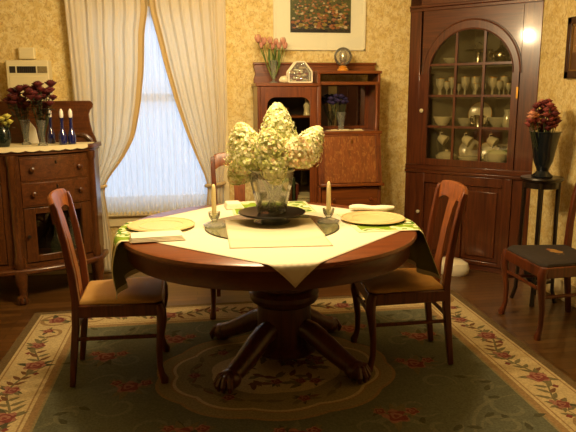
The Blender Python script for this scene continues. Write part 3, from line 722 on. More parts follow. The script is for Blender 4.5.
# posts at the section joints
for (x,y) in ((-1.15,4.165),(-.70,4.455),(2*SXC+1.15,4.165),(2*SXC+.70,4.455)):
    MB().lathe([(.028,.235),(.034,.25),(.034,.30),(.026,.32),(.026,.92),(.034,.94),(.034,.98)],(x,y,0),14).build('post','side_oak',sb,True)
for (x,y) in ((-1.15,4.165),(2*SXC+1.15,4.165),(-.70,4.46),(2*SXC+.70,4.46)):
    mb=MB(); s_=1 if x>SXC else -1
    mb.tube([(x,y,.21),(x+s_*.01,y-.02,.15),(x+s_*.012,y-.012,.09),(x+s_*.012,y-.02,.045)],[.045,.038,.026,.028],10)
    mb.sph((x+s_*.012,y-.025,.026),(.036,.036,.0255))
    for k in (-.7,0,.7): mb.tube([(x+s_*.012,y-.02,.07),(x+s_*.012+.035*math.sin(k),y-.02-.038*math.cos(k),.045),(x+s_*.012+.038*math.sin(k),y-.022-.04*math.cos(k),.012)],[.011,.010,.006],6)
    mb.build('leg','side_oak',sb,True)
for x in (-.74,2*SXC+.74):
    MB().tube([(x,4.6,.2),(x,4.6,.1),(x,4.6,0.001)],[.035,.028,.024],8).build('leg','side_oak',sb,True)
def section(P,drawers,m=.07,n=1-.07):
    for z0,z1 in drawers:
        mb=MB(); strip(mb,P,m+.02,n-.02,z0+.006,z1-.006,-.018,.004); d=mb.build('drawer','side_flat',sb,True,.003)
        for s_ in (.22,.78):
            q=sub(P,s_,s_+.02,1)[0]; nn=offs(sub(P,s_,s_+.02,1),.03)[0]
            k=MB(); v=Vector((nn[0]-q[0],nn[1]-q[1],0)).normalized(); zc=(z0+z1)/2; k.tube([Vector((q[0],q[1],zc))+v*a for a in (.002,.012,.02,.03,.034)],[.007,.007,.016,.016,.008],12); k.build('knob','side_oak',d,True)
        q=sub(P,.5,.52,1)[0]; k=MB(); k.box(q[0]-.006,q[0]+.006,q[1]-.008,q[1]-.003,(z0+z1)/2+.03,(z0+z1)/2+.05); k.build('keyhole','iron',d,True)
    zt=min(z for z,_ in drawers)-.012
    mb=MB()
    # rails between drawers
    for z in [d[0] for d in drawers]+[max(d[1] for d in drawers)]: strip(mb,P,m,n,z-.006,z+.006,-.02,.001)
    strip(mb,P,m-.05,m+.015,.262,STZ-.05,-.02,0); strip(mb,P,n-.015,n+.05,.262,STZ-.05,-.02,0)
    mb.build('face_frame','side_oak',sb,True)
    mb=MB(); a,b=.27,zt
    strip(mb,P,m+.02,m+.15,a,b,-.018,.004); strip(mb,P,n-.15,n-.02,a,b,-.018,.004); strip(mb,P,m+.15,n-.15,a,a+.045,-.018,.004); strip(mb,P,m+.15,n-.15,b-.04,b,-.018,.004)
    dd=mb.build('door','side_oak',sb,True,.003)
    mb=MB(); strip(mb,P,m+.14,n-.14,a+.04,b-.035,-.009,-.006); mb.build('door_glass','cabinet_glass',dd,True)
    q=sub(P,m+.06,m+.08,1); nn=offs(q,.03)[0]; mb=MB(); mb.tube([(q[0][0],q[0][1],.45),(nn[0],nn[1],.45)],[.006,.011],10); mb.build('knob','iron',dd,True)
section(rgt,[(.805,.965),(.645,.805)]); section(lft,[(.805,.965),(.645,.805)]); section(cen,[(.805,.965)])
# back splash with scrolled ends
E1=[(-.705,1.318),(-.690,1.310),(-.682,1.293),(-.688,1.272),(-.705,1.255),(-.716,1.225),(-.712,1.17),(-.70,1.11),(-.682,1.065),(-.672,STZ)]
pol=[(2*SXC-x,z) for x,z in E1[::-1]]+E1
MB().prism(pol,4.585,4.612,'xz').build('backsplash','side_flat',sb,True,.004)
for x in (-.77,2*SXC+.77):
    mb=MB(); mb.tube([(x-.06,4.57,STZ+.055),(x-.02,4.565,STZ+.062),(x+.03,4.565,STZ+.05),(x+.06,4.57,STZ+.02),(x+.065,4.57,STZ+.001)],.014,8); mb.build('scroll_bracket','side_oak',sb,True)
# lace runner
mb=MB(); Pf=offs(lft+cen[1:]+rgt[1:],.012); back=[(Pf[-1][0]-.0,4.54),(Pf[0][0],4.54)]
mb.prism(Pf+back,STZ+.001,STZ+.004)
Fr=offs(lft+cen[1:]+rgt[1:],.0325); Pq=sub(Fr,.03,.97,110); 
rows=[]
for k,(x,y) in enumerate(Pq): rows.append((x,y,STZ+.004)); rows.append((x,y-.001,STZ-.020-.008*abs(math.sin(k*PI/5))))
mb.add(rows,[(2*k,2*k+1,2*k+3,2*k+2) for k in range(110)])
Pi=sub(offs(lft+cen[1:]+rgt[1:],.010),.03,.97,110); mb.add([(x,y,STZ+.0045) for x,y in Pq]+[(x,y,STZ+.0045) for x,y in Pi],[(k,k+1,112+k,111+k) for k in range(110)])
tag(mb.build('lace_runner','lace',ang=60),'cream lace runner covering the top of the sideboard','runner')
TSZ=STZ+.0052
# flowers -----------------------------------------------------------
leafy=True
def rose_parts(t,mat,sz,stem_to,stemmat='dark_stem',pet=(5,4,3)):
    mb=MB()
    for ring,(n,rr,zz,op) in enumerate(((pet[0],1.0,0,.9),(pet[1],.72,.25,.5),(pet[2],.42,.4,.15))):
        for k in range(n):
            a=2*PI*k/n+ring*.6
            def fn(u,v,a=a,rr=rr,zz=zz,op=op):
                q=a+(u-.5)*1.5; r_=sz*rr*(.25+.75*math.sin(min(1,v*1.1)*PI/2))*(1+op*.25*v*v); return (r_*math.cos(q),r_*math.sin(q),sz*(zz*.5+v*1.25-.35*op*v*v+.25*(1-abs(2*u-1))*v*.4))
            mb.grid(fn,4,4)
    mb.sph((0,0,sz*.55),(sz*.4,sz*.4,sz*.6),8,6)
    mb.build('bloom',mat,t,solid=.001,ang=80)
    d=Vector(stem_to)
    MB().tube([(0,0,.004),d*.4+Vector((0,0,-.01)),d],[.0025,.0022,.002],6).build('stem',stemmat,t)
    if leafy:
        for fr,sg in ((.12,1),(.24,-1),(.36,1)):
            o=d*fr; mb=MB()
            mb.grid(lambda u,v:tuple(o+Vector((sg*.055*v,(u-.5)*.034*math.sin(PI*min(1,v*.95+.03)),.03*v-.028*v*v+.004*abs(u-.5)))),2,6)
            mb.build('leaf','dark_leaf',t,solid=.0006,ang=80)
def bouquet(name,label,cat,group,mat,vase_mouth,vase_foot,pts,sz,rn,stemmat='dark_stem',maker=None):
    for k,p in enumerate(pts):
        p=Vector(p); t=thing(name,label if isinstance(label,str) else label[k],cat,p,rn.uniform(0,6),group)
        ang=t.rotation_euler.z; e=Matrix.Rotation(-ang,4,'Z')@(Vector(vase_foot)+Vector((rn.uniform(-.008,.008),rn.uniform(-.008,.008),0))-p)
        (maker or rose_parts)(t,mat if isinstance(mat,str) else mat[k%len(mat)],sz*rn.uniform(.85,1.15),e,stemmat)
rn=random.Random(21)
def glassvase(loc,prof,label,mat='clear_glass',name='glass_vase',n=24):
    t=thing(name,label,'vase',loc); MB().lathe(prof,n=n).build('vase_body',mat,t); MB().lathe([(prof[-1][0]-.004,prof[-1][1]-.003),(prof[-1][0],prof[-1][1]),(prof[-1][0]-.001,prof[-1][1]+.003)],n=n,caps=False).build('rim',mat,t); return t
tall=[(0,0),(.03,0),(.032,.006),(.017,.02),(.018,.05),(.024,.10),(.033,.16)]
v1=aty(43,146,4.28); v2=aty(26,142,4.36); v0=aty(4,146,4.22)
glassvase((v1.x,4.28,TSZ),tall,'tall clear glass vase of burgundy roses nearest the blue bottles on the sideboard')
glassvase((v2.x,4.37,TSZ),tall,'tall clear glass vase of burgundy roses behind the other on the sideboard')
pts=[(31,100),(37,96),(44,99),(50,93),(53,100),(40,106),(34,92),(46,108),(51,87),(29,94),(41,92),(47,95),(35,105),(50,106),(43,113),(38,88),(39,101),(33,97)]
bouquet('burgundy_rose','dark burgundy rose in the front glass vase on the sideboard','flower','burgundy roses in front vase','burgundy',0,(v1.x,4.28,TSZ+.02),[aty(a,b,4.28+rn.uniform(-.04,.04)) for a,b in pts],.028,rn)
pts=[(17,97),(22,103),(11,99),(26,97),(14,106),(20,92),(8,104),(28,106),(15,101),(24,110),(19,108),(26,91),(12,94)]
bouquet('burgundy_rose','dark burgundy rose in the rear glass vase on the sideboard','flower','burgundy roses in rear vase','burgundy',0,(v2.x,4.37,TSZ+.02),[aty(a,b,4.37+rn.uniform(-.03,.03)) for a,b in pts],.028,rn)
glassvase((v0.x,4.21,TSZ),[(0,0),(.035,0),(.04,.01),(.05,.05),(.048,.10),(.04,.12)],'dark green vase of pale yellow flowers at the left edge of the sideboard','dark_green_vase','dark_vase')
bouquet('yellow_flower','pale yellow flower in the dark vase on the sideboard','flower','yellow flowers in dark vase','yellow_flower',0,(v0.x,4.21,TSZ+.02),[aty(a,b,4.21) for a,b in ((2,121),(7,119),(5,125),(10,124),(-2,124))],.022,rn,'stem')
def bottle(px,Y,label):
    p=aty(px,140,Y); t=thing('blue_bottle',label,'bottle',(p.x,Y,TSZ),0,'blue bottles on the sideboard')
    MB().lathe([(0,0),(.024,0),(.027,.005),(.027,.05),(.022,.075),(.012,.10),(.0105,.165),(.013,.17),(.013,.176),(0,.176)],n=22).build('glass_body','cobalt',t)
    MB().lathe([(0,.176),(.011,.176),(.014,.19),(.013,.215),(.006,.232),(0,.235)],n=16).build('stopper','white_wax',t)
bottle(63,4.33,'cobalt blue glass bottle with white tip, middle of the three on the sideboard')
bottle(72,4.36,'cobalt blue glass bottle with white tip, rightmost of the three on the sideboard')
bottle(51.5,4.46,'cobalt blue glass bottle with white tip, leftmost of the three behind the roses')
p=aty(31,138,4.47); nk=MB(); nk.prism([(-.05,0),(.05,0),(.035,.10),(0,.15),(-.035,.10)],-.008,.008,'xz'); o=nk.build('menu_card','napkin',loc=(p.x,4.47,TSZ),bevel=.002); tag(o,'cream pointed card standing between the two rose vases on the sideboard','card')
# decanters behind the sideboard door
for (x,y,l,mt) in ((-.95,4.38,'green glass decanter behind the sideboard door','green_glass'),(-.86,4.45,'clear glass decanter behind the sideboard door','clear_glass')):
    t=thing('decanter',l,'decanter',(x,y,.2625)); MB().lathe([(0,0),(.04,0),(.045,.01),(.045,.10),(.02,.14),(.014,.20),(.02,.22)],n=20).build('decanter_body',mt,t); MB().sph((0,0,.245),.022).build('stopper',mt,t)

# ------------------------------------------------------------------ secretary bookcase
SX0,SX1,SY0,SY1=.468,1.385,4.49,4.80
se=thing('secretary_bookcase','oak side by side secretary desk with glass bookcase door and mirror under the flower picture','secretary',((SX0+SX1)/2,4.65,0))
XM=.915     # divider
SB=lambda nm,mt,*bx: (lambda mb:[mb.box(*q) for q in bx] and mb.build(nm,mt,se,True,.004))(MB())
SB('side_panel','oak',(SX0,SX0+.022,SY0,SY1,.06,1.435)); SB('side_panel','oak',(SX1-.022,SX1,SY0+.03,SY1,.06,1.50)); SB('divider','oak',(XM-.012,XM+.012,SY0,SY1,.06,1.50))
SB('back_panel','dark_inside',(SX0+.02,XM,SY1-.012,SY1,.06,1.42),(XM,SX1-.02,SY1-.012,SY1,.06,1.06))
SB('bookcase_top','oak_flat',(SX0-.012,XM+.012,SY0-.015,SY1,1.412,1.435))
# gallery board
pol=[(SX0+.005,1.435),(XM,1.435),(XM,1.575),(SX0+.015,1.575),(SX0+.004,1.56),(SX0+.010,1.54),(SX0+.018,1.51),(SX0+.004,1.47)]
MB().prism(pol,SY1-.022,SY1,'xz').build('gallery_board','oak_flat',se,True,.003)
SB('gallery_board','oak_flat',(XM,SX1+.03,SY1-.022,SY1,1.50,1.575)); SB('gallery_moulding','oak_flat',(SX0+.0,SX1+.04,SY1-.034,SY1,1.575,1.592))
SB('upper_shelf','oak_flat',(XM-.015,SX1+.004,SY0+.01,SY1-.023,1.50,1.522)); 
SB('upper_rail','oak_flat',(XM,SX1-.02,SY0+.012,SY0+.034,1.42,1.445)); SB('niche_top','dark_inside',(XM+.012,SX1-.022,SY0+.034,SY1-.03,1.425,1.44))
SB('niche_shelf','oak_flat',(XM,SX1+.008,SY0-.012,SY1,1.065,1.088))
SB('niche_back','oak',(XM,SX1,SY1-.03,SY1-.012,1.088,1.44))
MB().box(XM+.03,SX1-.05,SY1-.036,SY1-.030,1.115,1.415).build('beveled_mirror','mirror',se,True)
mb=MB(); mb.tube([(SX1-.03,SY0+.02,1.088),(SX1-.03,SY0+.02,1.12),(SX1-.03,SY0+.02,1.14),(SX1-.03,SY0+.02,1.40),(SX1-.03,SY0+.02,1.425)],[.018,.018,.012,.012,.018],12); mb.build('column','oak',se,True)
mb=MB(); mb.tube([(XM+.005,SY0+.01,1.088),(XM+.005,SY0+.01,1.43)],.016,12); mb.build('column','oak',se,True)
# drop-front desk, sloping
mb=MB(); mb.prism([(SY0-.004,1.065),(SY0+.016,1.065),(SY0-.055,.712),(SY0-.075,.712)],XM+.014,SX1-.024,'yz'); ds=mb.build('drop_front','oak_flake',se,True,.004)
mb=MB()
for x0,x1 in ((XM+.014,XM+.034),(SX1-.044,SX1-.024)): mb.prism([(SY0-.010,1.065),(SY0-.004,1.065),(SY0-.075,.712),(SY0-.081,.712)],x0,x1,'yz')
mb.prism([(SY0-.0095,1.055),(SY0-.0065,1.065),(SY0-.0035,1.065),(SY0-.006,1.048)],XM+.03,SX1-.04,'yz')
mb.build('edge_moulding','oak',ds,True)
MB().box(1.155,1.165,SY0-.024,SY0-.012,1.00,1.03).build('keyhole','brass',ds,True)
for x0 in (XM-.008,SX1-.024): MB().prism([(SY0,1.065),(SY1,1.065),(SY1,.70),(SY0-.07,.70)],x0,x0+.022,'yz').build('desk_cheek','oak',se,True)
SB('desk_floor','oak_flat',(XM,SX1+.01,SY0-.095,SY1,.688,.710))
for z0,z1 in ((.50,.675),(.30,.49),(.10,.29)):
    mb=MB().box(XM+.018,SX1-.026,SY0-.055,SY0-.03,z0,z1); d=mb.build('drawer','oak_flat',se,True,.004)
    for x in (1.02,1.30):
        MB().tube([(x,SY0-.055,(z0+z1)/2),(x,SY0-.07,(z0+z1)/2),(x,SY0-.082,(z0+z1)/2)],[.006,.013,.008],10).build('knob','oak',d,True)
SB('drawer_case','oak',(XM-.008,XM+.014,SY0-.05,SY1,.06,.69),(SX1-.022,SX1,SY0-.05,SY1,.06,.69),(XM,SX1,SY0-.04,SY1-.02,.06,.095),(XM,SX1,SY0-.04,SY0-.02,.29,.30),(XM,SX1,SY0-.04,SY0-.02,.49,.50))
# bookcase
SB('shelf','oak_flat',(SX0+.02,XM-.01,SY0+.03,SY1-.012,1.185,1.203)); SB('shelf','oak_flat',(SX0+.02,XM-.01,SY0+.03,SY1-.012,.80,.818)); SB('shelf','oak_flat',(SX0+.02,XM-.01,SY0+.03,SY1-.012,.47,.488)); SB('shelf','oak_flat',(SX0+.02,XM-.01,SY0+.03,SY1-.012,.10,.118))
# door with arched corner glass
ox0,ox1,oz0,oz1=SX0+.022,XM-.014,.125,1.41
ix0,ix1,iz0,iz1=ox0+.048,ox1-.05,.19,1.335
mb=MB(); hole=rrect(ix0,ix1,iz0,iz1,.06,6)
def ringface(mb,outer,inner,y0,y1):
    # frame as four bars plus rounded corner fillers
    mb.box(ox0,ix0,y0,y1,oz0,oz1); mb.box(ix1,ox1,y0,y1,oz0,oz1); mb.box(ix0,ix1,y0,y1,oz0,iz0); mb.box(ix0,ix1,y0,y1,iz1,oz1)
    r=.06
    for cx,cz,a,kx,kz in ((ix0+r,iz1-r,90,ix0,iz1),(ix1-r,iz1-r,0,ix1,iz1)):
        mb.prism([(kx,kz)]+[(cx+r*math.cos(R(a+90*i/6)),cz+r*math.sin(R(a+90*i/6))) for i in range(7)],y0,y1,'xz')
ringface(mb,None,None,SY0-.004,SY0+.016); dd=mb.build('glass_door','oak',se,True,.003)
MB().box(ix0-.005,ix1+.005,SY0+.004,SY0+.007,iz0-.005,iz1+.005).build('door_pane','cabinet_glass',dd,True)
MB().tube([(ox1-.025,SY0-.004,.85),(ox1-.025,SY0-.02,.85)],[.006,.011],10).build('door_knob','brass',dd,True)
SB('plinth','oak_flat',(SX0-.005,XM,SY0-.005,SY1,.0005,.10)); SB('leg','oak',(SX1-.05,SX1-.005,SY0-.045,SY0,.0005,.06)); SB('leg','oak',(SX1-.05,SX1-.005,SY1-.05,SY1,.0005,.06))
# books and ornaments in the bookcase
xb=SX0+.05; rb=random.Random(5); bk=0
names=[('book_brown','brown'),('book_green','green'),('book_red','red')]
for sz,x0,x1,desc in ((.8185,.52,.70,'middle'),(.4885,.50,.76,'lower')):
    x=x0; 
    while x<x1:
        w=rb.uniform(.022,.04); h=rb.uniform(.19,.26); mt,cn=names[bk%3]
        t=thing('book',f'{cn} book standing on the {desc} shelf of the glass bookcase','book',(x+w/2,SY0+.15,sz),0,'books in the bookcase')
        MB().box(-w/2,w/2,-.08,-.075,0,h).box(-w/2,-w/2+.003,-.08,.07,0,h).box(w/2-.003,w/2,-.08,.07,0,h).build('cover',mt,t); MB().box(-w/2+.003,w/2-.003,-.075,.066,.003,h-.003).build('pages','book_white',t)
        x+=w+.002; bk+=1
z=.4885
for k in range(5):
    w=.055+.006*(k%2); t=thing('book',('pale book lying in the stack on the lower shelf, bottom','pale book lying second from bottom of the stack','pale book lying in the middle of the stack','pale book lying second from top of the stack','pale book lying on top of the stack on the lower shelf')[k],'book',(.825,SY0+.13,z),0,'stacked books in the bookcase')
    MB().box(-w,w,-.08,.08,0,.003).box(-w,w,-.08,.08,.021,.024).build('cover',names[(k+1)%3][0] if k%2 else 'book_white',t); MB().box(-w+.003,w-.003,-.077,.08,.003,.021).build('pages','book_white',t); z+=.0245
t=thing('figurine','small pale figurine on the top shelf of the bookcase at right','figurine',(.845,SY0+.10,1.2035))
MB().lathe([(0,0),(.028,0),(.024,.01),(.02,.04),(.026,.07),(.012,.095),(.016,.11),(.012,.13),(0,.135)],n=16).build('figure_body','china',t)
t=thing('figurine','small dark bowl on the top shelf of the bookcase at left','bowl',(.66,SY0+.14,1.2035)); t.name='small_bowl'
MB().lathe([(0,0),(.03,0),(.05,.03),(.06,.055),(.055,.055),(.03,.008),(0,.008)],n=20).build('bowl_body','book_brown',t)
# things on top
BT=1.4355
glassvase((.604,4.62,BT),[(0,0),(.030,0),(.031,.005),(.010,.018),(.009,.03),(.018,.05),(.022,.09),(.030,.16)],'slim clear glass vase of pink tulips on top of the bookcase')
def tulip(t,mat,sz,e,stemmat):
    mb=MB()
    for k in range(6):
        a=k*PI/3
        def fn(u,v,a=a,k=k):
            q=a+(u-.5)*1.5*(1-v*.7); r_=sz*.55*math.sin(PI*(.08+.72*v))*(1+.1*(k%2)); return (r_*math.cos(q),r_*math.sin(q),sz*1.5*v)
        mb.grid(fn,4,5)
    mb.build('bloom',mat,t,solid=.001,ang=80); d=Vector(e)
    MB().tube([(0,0,.003),d*.4+Vector((0,0,-.01)),d],.0026,6).build('stem','stem',t)
    mb=MB(); s_=d*.55; mb.grid(lambda u,v:tuple(s_+Vector((.03*v+ (u-.5)*.018*math.sin(PI*v),.012*(u-.5)-.01*v,.13*v-.02))),3,6); mb.build('leaf','leaf',t,solid=.0008,ang=80)
bouquet('pink_tulip','pink tulip in the slim glass vase on top of the bookcase','flower','pink tulips','tulip_pink',0,(.604,4.62,BT+.03),[aty(a,b,4.62+rn.uniform(-.05,.05)) for a,b in ((258,43),(264,45),(270,44),(276,45),(283,45),(261,49),(279,49),(272,50),(285,49))],.036,rn,'stem',tulip)
t=thing('glass_display_box','five sided glass display box with pale edges and dried petals on top of the bookcase','ornament',(.792,4.60,BT))
pent=[(-.085,0),(.085,0),(.085,.075),(.03,.145),(-.03,.145),(-.085,.075)]
for y in (-.045,.045):
    mb=MB(); 
    for a,b in zip(pent,pent[1:]+pent[:1]): mb.tube([(a[0],y,a[1]+.006),(b[0],y,b[1]+.006)],.006,8)
    mb.build('edge_frame','white_enamel',t)
MB().prism([(x*.97,z*.97+.006) for x,z in pent],-.043,.043,'xz').build('glass_panels','clear_glass',t)
mb=MB(); rq=random.Random(9)
for k in range(60):
    x,z=rq.uniform(-.07,.07),rq.uniform(.012,.11); 
    if abs(x)>.075-.55*max(0,z-.06): continue
    mb.sph((x,rq.uniform(-.03,.03),z+.004),(rq.uniform(.010,.017),.010,.008),7,5,mi=k%3)
mb.build('dried_petals',['hydrangea_pink','rose_dusty','china'],t)
t=thing('conch_shell','small whitish shell lying left of the glass display box','shell',(.68,4.585,BT))
mb=MB(); mb.tube([(-.04,0,.016),(-.02,0,.026),(.0,0,.028),(.02,0,.018),(.035,0,.008)],[.010,.024,.028,.018,.006],12); mb.build('shell_body','china',t)
t=thing('glass_globe','round glass globe on an amber base on top of the desk shelf','ornament',(1.118,4.60,1.5225))
MB().lathe([(0,0),(.04,0),(.042,.012),(.03,.022),(.034,.03),(.018,.04),(0,.04)],n=24).build('base','amber',t)
MB().sph((0,0,.104),.067,28,18).build('globe','cut_glass',t)
mb=MB(); mb.sph((0,0,.104),(.03,.03,.052),12,8); mb.build('globe_core','silver',t)
leafy=False; pv=aty(341,127,4.60)
glassvase((pv.x,4.60,1.0885),[(0,0),(.022,0),(.024,.005),(.02,.02),(.026,.07),(.035,.13)],'small clear glass vase of purple flowers on the desk shelf before the mirror')
bouquet('purple_flower','purple flower in the small vase before the desk mirror','flower','purple flowers before the mirror','purple',0,(pv.x,4.60,1.11),[aty(a,b,4.60+rn.uniform(-.03,.03)) for a,b in ((331,101),(336,98),(341,99),(345,101),(338,103),(333,105),(343,104),(335,102),(340,105),(346,104),(330,104))],.022,rn)
mb=MB()
for k in range(12): mb.prism([(0,0)]+[(.02*math.cos(q),.013*math.sin(q)) for q in [2*PI*i/8 for i in range(9)]],0,.001,mtx=Matrix.Translation((-.12+.022*k,-.028,0)))
mb.prism([(-.14,-.03),(.14,-.03),(.14,.06),(-.14,.06)],0,.0012)
for k in range(20): mb.sph((rq.uniform(-.12,.13),rq.uniform(-.03,.0),.006),(rq.uniform(.006,.014),.007,.005),7,5)
o=mb.build('lace_doily','lace',loc=(1.13,SY0+.07,1.0884)); tag(o,'white lace doily with small trims on the desk shelf in front of the mirror','doily')
# picture above
pi=thing('framed_picture','large framed photograph of a flower field with wide cream mat above the secretary','picture',(.992,YB,1.69))
fx0,fx1,fz0,fz1=.632,1.350,1.685,2.30
mb=MB(); y0,y1=YB-.025,YB-.001
for q in ((fx0,fx0+.016,fz0,fz1),(fx1-.016,fx1,fz0,fz1),(fx0,fx1,fz0,fz0+.016),(fx0,fx1,fz1-.016,fz1)): mb.box(q[0],q[1],y0,y1,q[2],q[3])
mb.build('frame','frame_white',pi,True,.003)
MB().box(fx0+.01,fx1-.01,YB-.016,YB-.012,fz0+.01,fz1-.01).build('mat_board','mat_board',pi,True)
ix0,ix1,iz0,iz1=.762,1.232,1.816,2.20
mb=MB(); yy=YB-.0175
mb.box(ix0,ix1,yy,YB-.016,iz0,iz1,0)
mb.box(ix0,ix1,yy-.0004,yy,iz0+.09,iz1,1)
rp=random.Random(31)
for k in range(520):
    v=rp.random()**1.5; zc=iz0+.035+v*(iz1-iz0-.05); xc=rp.uniform(ix0+.02,ix1-.02); r_=.015*(1-v)+.004; r_*=rp.uniform(.6,1)
    x=rp.random(); mi=2 if x<.27 else 3 if x<.40 else 4 if x<.52 else 5 if x<.68 else (1 if x<.8 else 0)
    yk=yy-.0006-.000004*k
    mb.add([(min(max(xc+r_*math.cos(q)*(1+.2*math.sin(5*q)),ix0),ix1),yk,min(max(zc+.62*r_*math.sin(q),iz0),iz1)) for q in [2*PI*i/10 for i in range(10)]],[tuple(range(10))],mi)
mb.build('print',['print_dark','print_green','print_orange','print_white','print_pink','print_yellow'],pi,True)
MB().box(fx0+.014,fx1-.014,YB-.0235,YB-.0225,fz0+.014,fz1-.014).build('picture_glass','window_glass',pi,True)

# wall heater
he=thing('wall_heater','cream wall heater with dark slotted vent on the back wall above the sideboard','heater',(-1.165,YB,1.10))
hx0,hx1=-1.28,-.992; hy=YB-.12
MB().box(hx0,hx1,hy,YB-.001,1.05,1.602).build('casing','heater',he,True,.008)
mb=MB(); mb.box(hx0+.015,hx1-.005,hy-.003,hy,1.505,1.565); mb.build('vent_surround','heater_light',he,True)
mb=MB(); mb.box(hx0+.025,hx0+.065,hy-.006,hy-.003,1.512,1.558); mb.box(hx0+.075,hx1-.085,hy-.006,hy-.003,1.512,1.558); mb.build('vent_opening','heater_slot',he,True)
mb=MB()
for k in range(9): x=hx0+.09+k*.0135; mb.box(x,x+.003,hy-.009,hy-.006,1.512,1.558)
mb.build('vent_slats','iron',he,True)
mb=MB(); mb.box(hx1-.075,hx1-.01,hy-.006,hy-.003,1.512,1.558); mb.build('control_panel','rug_beige',he,True)
mb=MB(); mb.box(hx0+.02,hx1-.02,hy-.004,hy,1.08,1.49); mb.build('front_cover','heater',he,True,.004)
th=thing('wall_thermostat','small cream louvred box on the wall just above the heater','thermostat',(-1.15,YB,1.61))
MB().box(-1.205,-1.095,YB-.05,YB-.001,1.612,1.692).build('case','heater_light',th,True,.006)
mb=MB()
for k in range(6): mb.box(-1.195,-1.105,YB-.054,YB-.05,1.622+.011*k,1.628+.011*k)
mb.build('louvres','heater',th,True)
# picture on right wall
rpic=thing('framed_picture','dark wood framed picture on the right wall above the side chair','picture',(XR,3.55,1.45))
a0,a1,z0,z1=3.25,3.805,1.448,1.828
mb=MB(); x0,x1=XR-.03,XR-.001
for q in ((a0,a0+.045,z0,z1),(a1-.045,a1,z0,z1),(a0,a1,z0,z0+.045),(a0,a1,z1-.045,z1)): mb.box(x0,x1,q[0],q[1],q[2],q[3])
mb.build('frame','frame_dark',rpic,True,.004)
mb=MB()
for q in ((a0+.042,a0+.054,z0+.042,z1-.042),(a1-.054,a1-.042,z0+.042,z1-.042),(a0+.042,a1-.042,z0+.042,z0+.054),(a0+.042,a1-.042,z1-.054,z1-.042)): mb.box(XR-.025,XR-.01,q[0],q[1],q[2],q[3])
mb.build('gilt_slip','frame_gilt',rpic,True)
mb=MB(); mb.box(XR-.014,XR-.010,a0+.04,a1-.04,z0+.04,z1-.04,0); mb.box(XR-.0145,XR-.014,a0+.05,a1-.05,z0+.05,z0+.16,1); 
mb.build('print',['print_tan','print_brown'],rpic,True)

# ------------------------------------------------------------------ corner cabinet (local x along the face, y into the corner)
cc=thing('corner_cabinet','tall cherry wood corner cabinet with arched glass door full of silver and glassware','cabinet',(1.71,4.85,0),R(-45))
W=1.003
def cb(nm,mt,*bx,par=None,bev=.004):
    mb=MB()
    for q in bx: mb.box(*q)
    return mb.build(nm,mt,par or cc,bevel=bev)
AC,AZ,AR=.50,1.503,.40          # arch centre, spring height, outer radius of the door arch
Y0=-.0
cb('side_stile','cherry',(.004,.10,.0,.03,.0005,2.24)); cb('side_stile','cherry',(.868,W-.004,.0,.03,.0005,2.24))
# spandrel board above the arched door
poly_=[(.10,AZ)]+[(AC-(AR+.003)*math.cos(PI*i/32),AZ+(AR+.003)*math.sin(PI*i/32)) for i in range(33)]+[(.868,AZ),(.868,1.985),(.10,1.985)]
mb=MB()
n=32
for i in range(n):
    a0_,a1_=PI*i/n,PI*(i+1)/n; p=(AC-.3845*1.0*math.cos(a0_)*1.0,AZ+(AR)*math.sin(a0_)); q=(AC-.3845*math.cos(a1_),AZ+AR*math.sin(a1_))
    p=(min(max(p[0],.10),.868),p[1]); q=(min(max(q[0],.10),.868),q[1])
    if q[0]-p[0]>1e-4: mb.prism([p,q,(q[0],1.985),(p[0],1.985)],0.002,.026,'xz')
mb.build('spandrel','cherry_flat',cc,ang=20)
cb('cornice','cherry_flat',(.004,W-.004,-.012,.03,1.975,2.0),(.004,W-.004,-.022,.03,2.0,2.018),(.004,W-.004,0,.03,2.018,2.24))
cb('crown_moulding','cherry_flat',(.0,W,-.05,.03,2.24,2.27),(.0,W,-.03,.03,2.22,2.24))
cb('waist_moulding','cherry_flat',(.004,W-.004,-.02,.03,.735,.758),(.004,W-.004,-.010,.03,.758,.80))
cb('base_board','cherry_flat',(.10,.868,0,.03,.0005,.045))
MB().prism([(.02,.03),(.98,.03),(.52,.47),(.48,.47)],2.24,2.26).build('roof_board','cherry',cc)
# upper arched door
gz0=.852; GR=.318
mb=MB()
mb.box(.102,.182,-.012,.02,.802,AZ); mb.box(AC+GR,.866,-.012,.02,.802,AZ); mb.box(.182,AC+GR,-.012,.02,.802,gz0)
for i in range(n):
    a0_,a1_=PI*i/n,PI*(i+1)/n
    f_=lambda r,a:(AC-r*math.cos(a)*(.3835/.40 if r>.35 else 1),AZ+r*math.sin(a))
    mb.prism([f_(GR,a0_),f_(GR,a1_),f_(AR-.002,a1_),f_(AR-.002,a0_)],-.012,.02,'xz')
ud=mb.build('upper_door','cherry',cc,ang=30)
mb=MB(); mb.tube([(AC-(AR-.012)*.958*math.cos(PI*i/32),-.012,AZ+(AR-.012)*math.sin(PI*i/32)) for i in range(33)],.006,8); mb.tube([(AC-(GR+.006)*math.cos(PI*i/32),-.012,AZ+(GR+.006)*math.sin(PI*i/32)) for i in range(33)],.005,8)
mb.build('arch_bead','cherry',ud)
mb=MB()
for x in (.393,.608): 
    zt=AZ+math.sqrt(GR*GR-(x-AC)**2); mb.box(x-.009,x+.009,-.008,.012,gz0-.005,zt+.005)
for z in (1.572,1.338,1.102):
    hwid=GR if z<AZ else math.sqrt(GR*GR-(z-AZ)**2); mb.box(AC-hwid-.004,AC+hwid+.004,-.0075,.0115,z-.009,z+.009)
mb.build('muntin','cherry',ud)
mb=MB(); mb.prism([(AC-GR-.006,gz0-.006),(AC+GR+.006,gz0-.006)]+[(AC+(GR+.006)*math.cos(PI*i/32),AZ+(GR+.006)*math.sin(PI*i/32)) for i in range(33)],.003,.006,'xz'); mb.build('door_glass','cabinet_glass',ud)
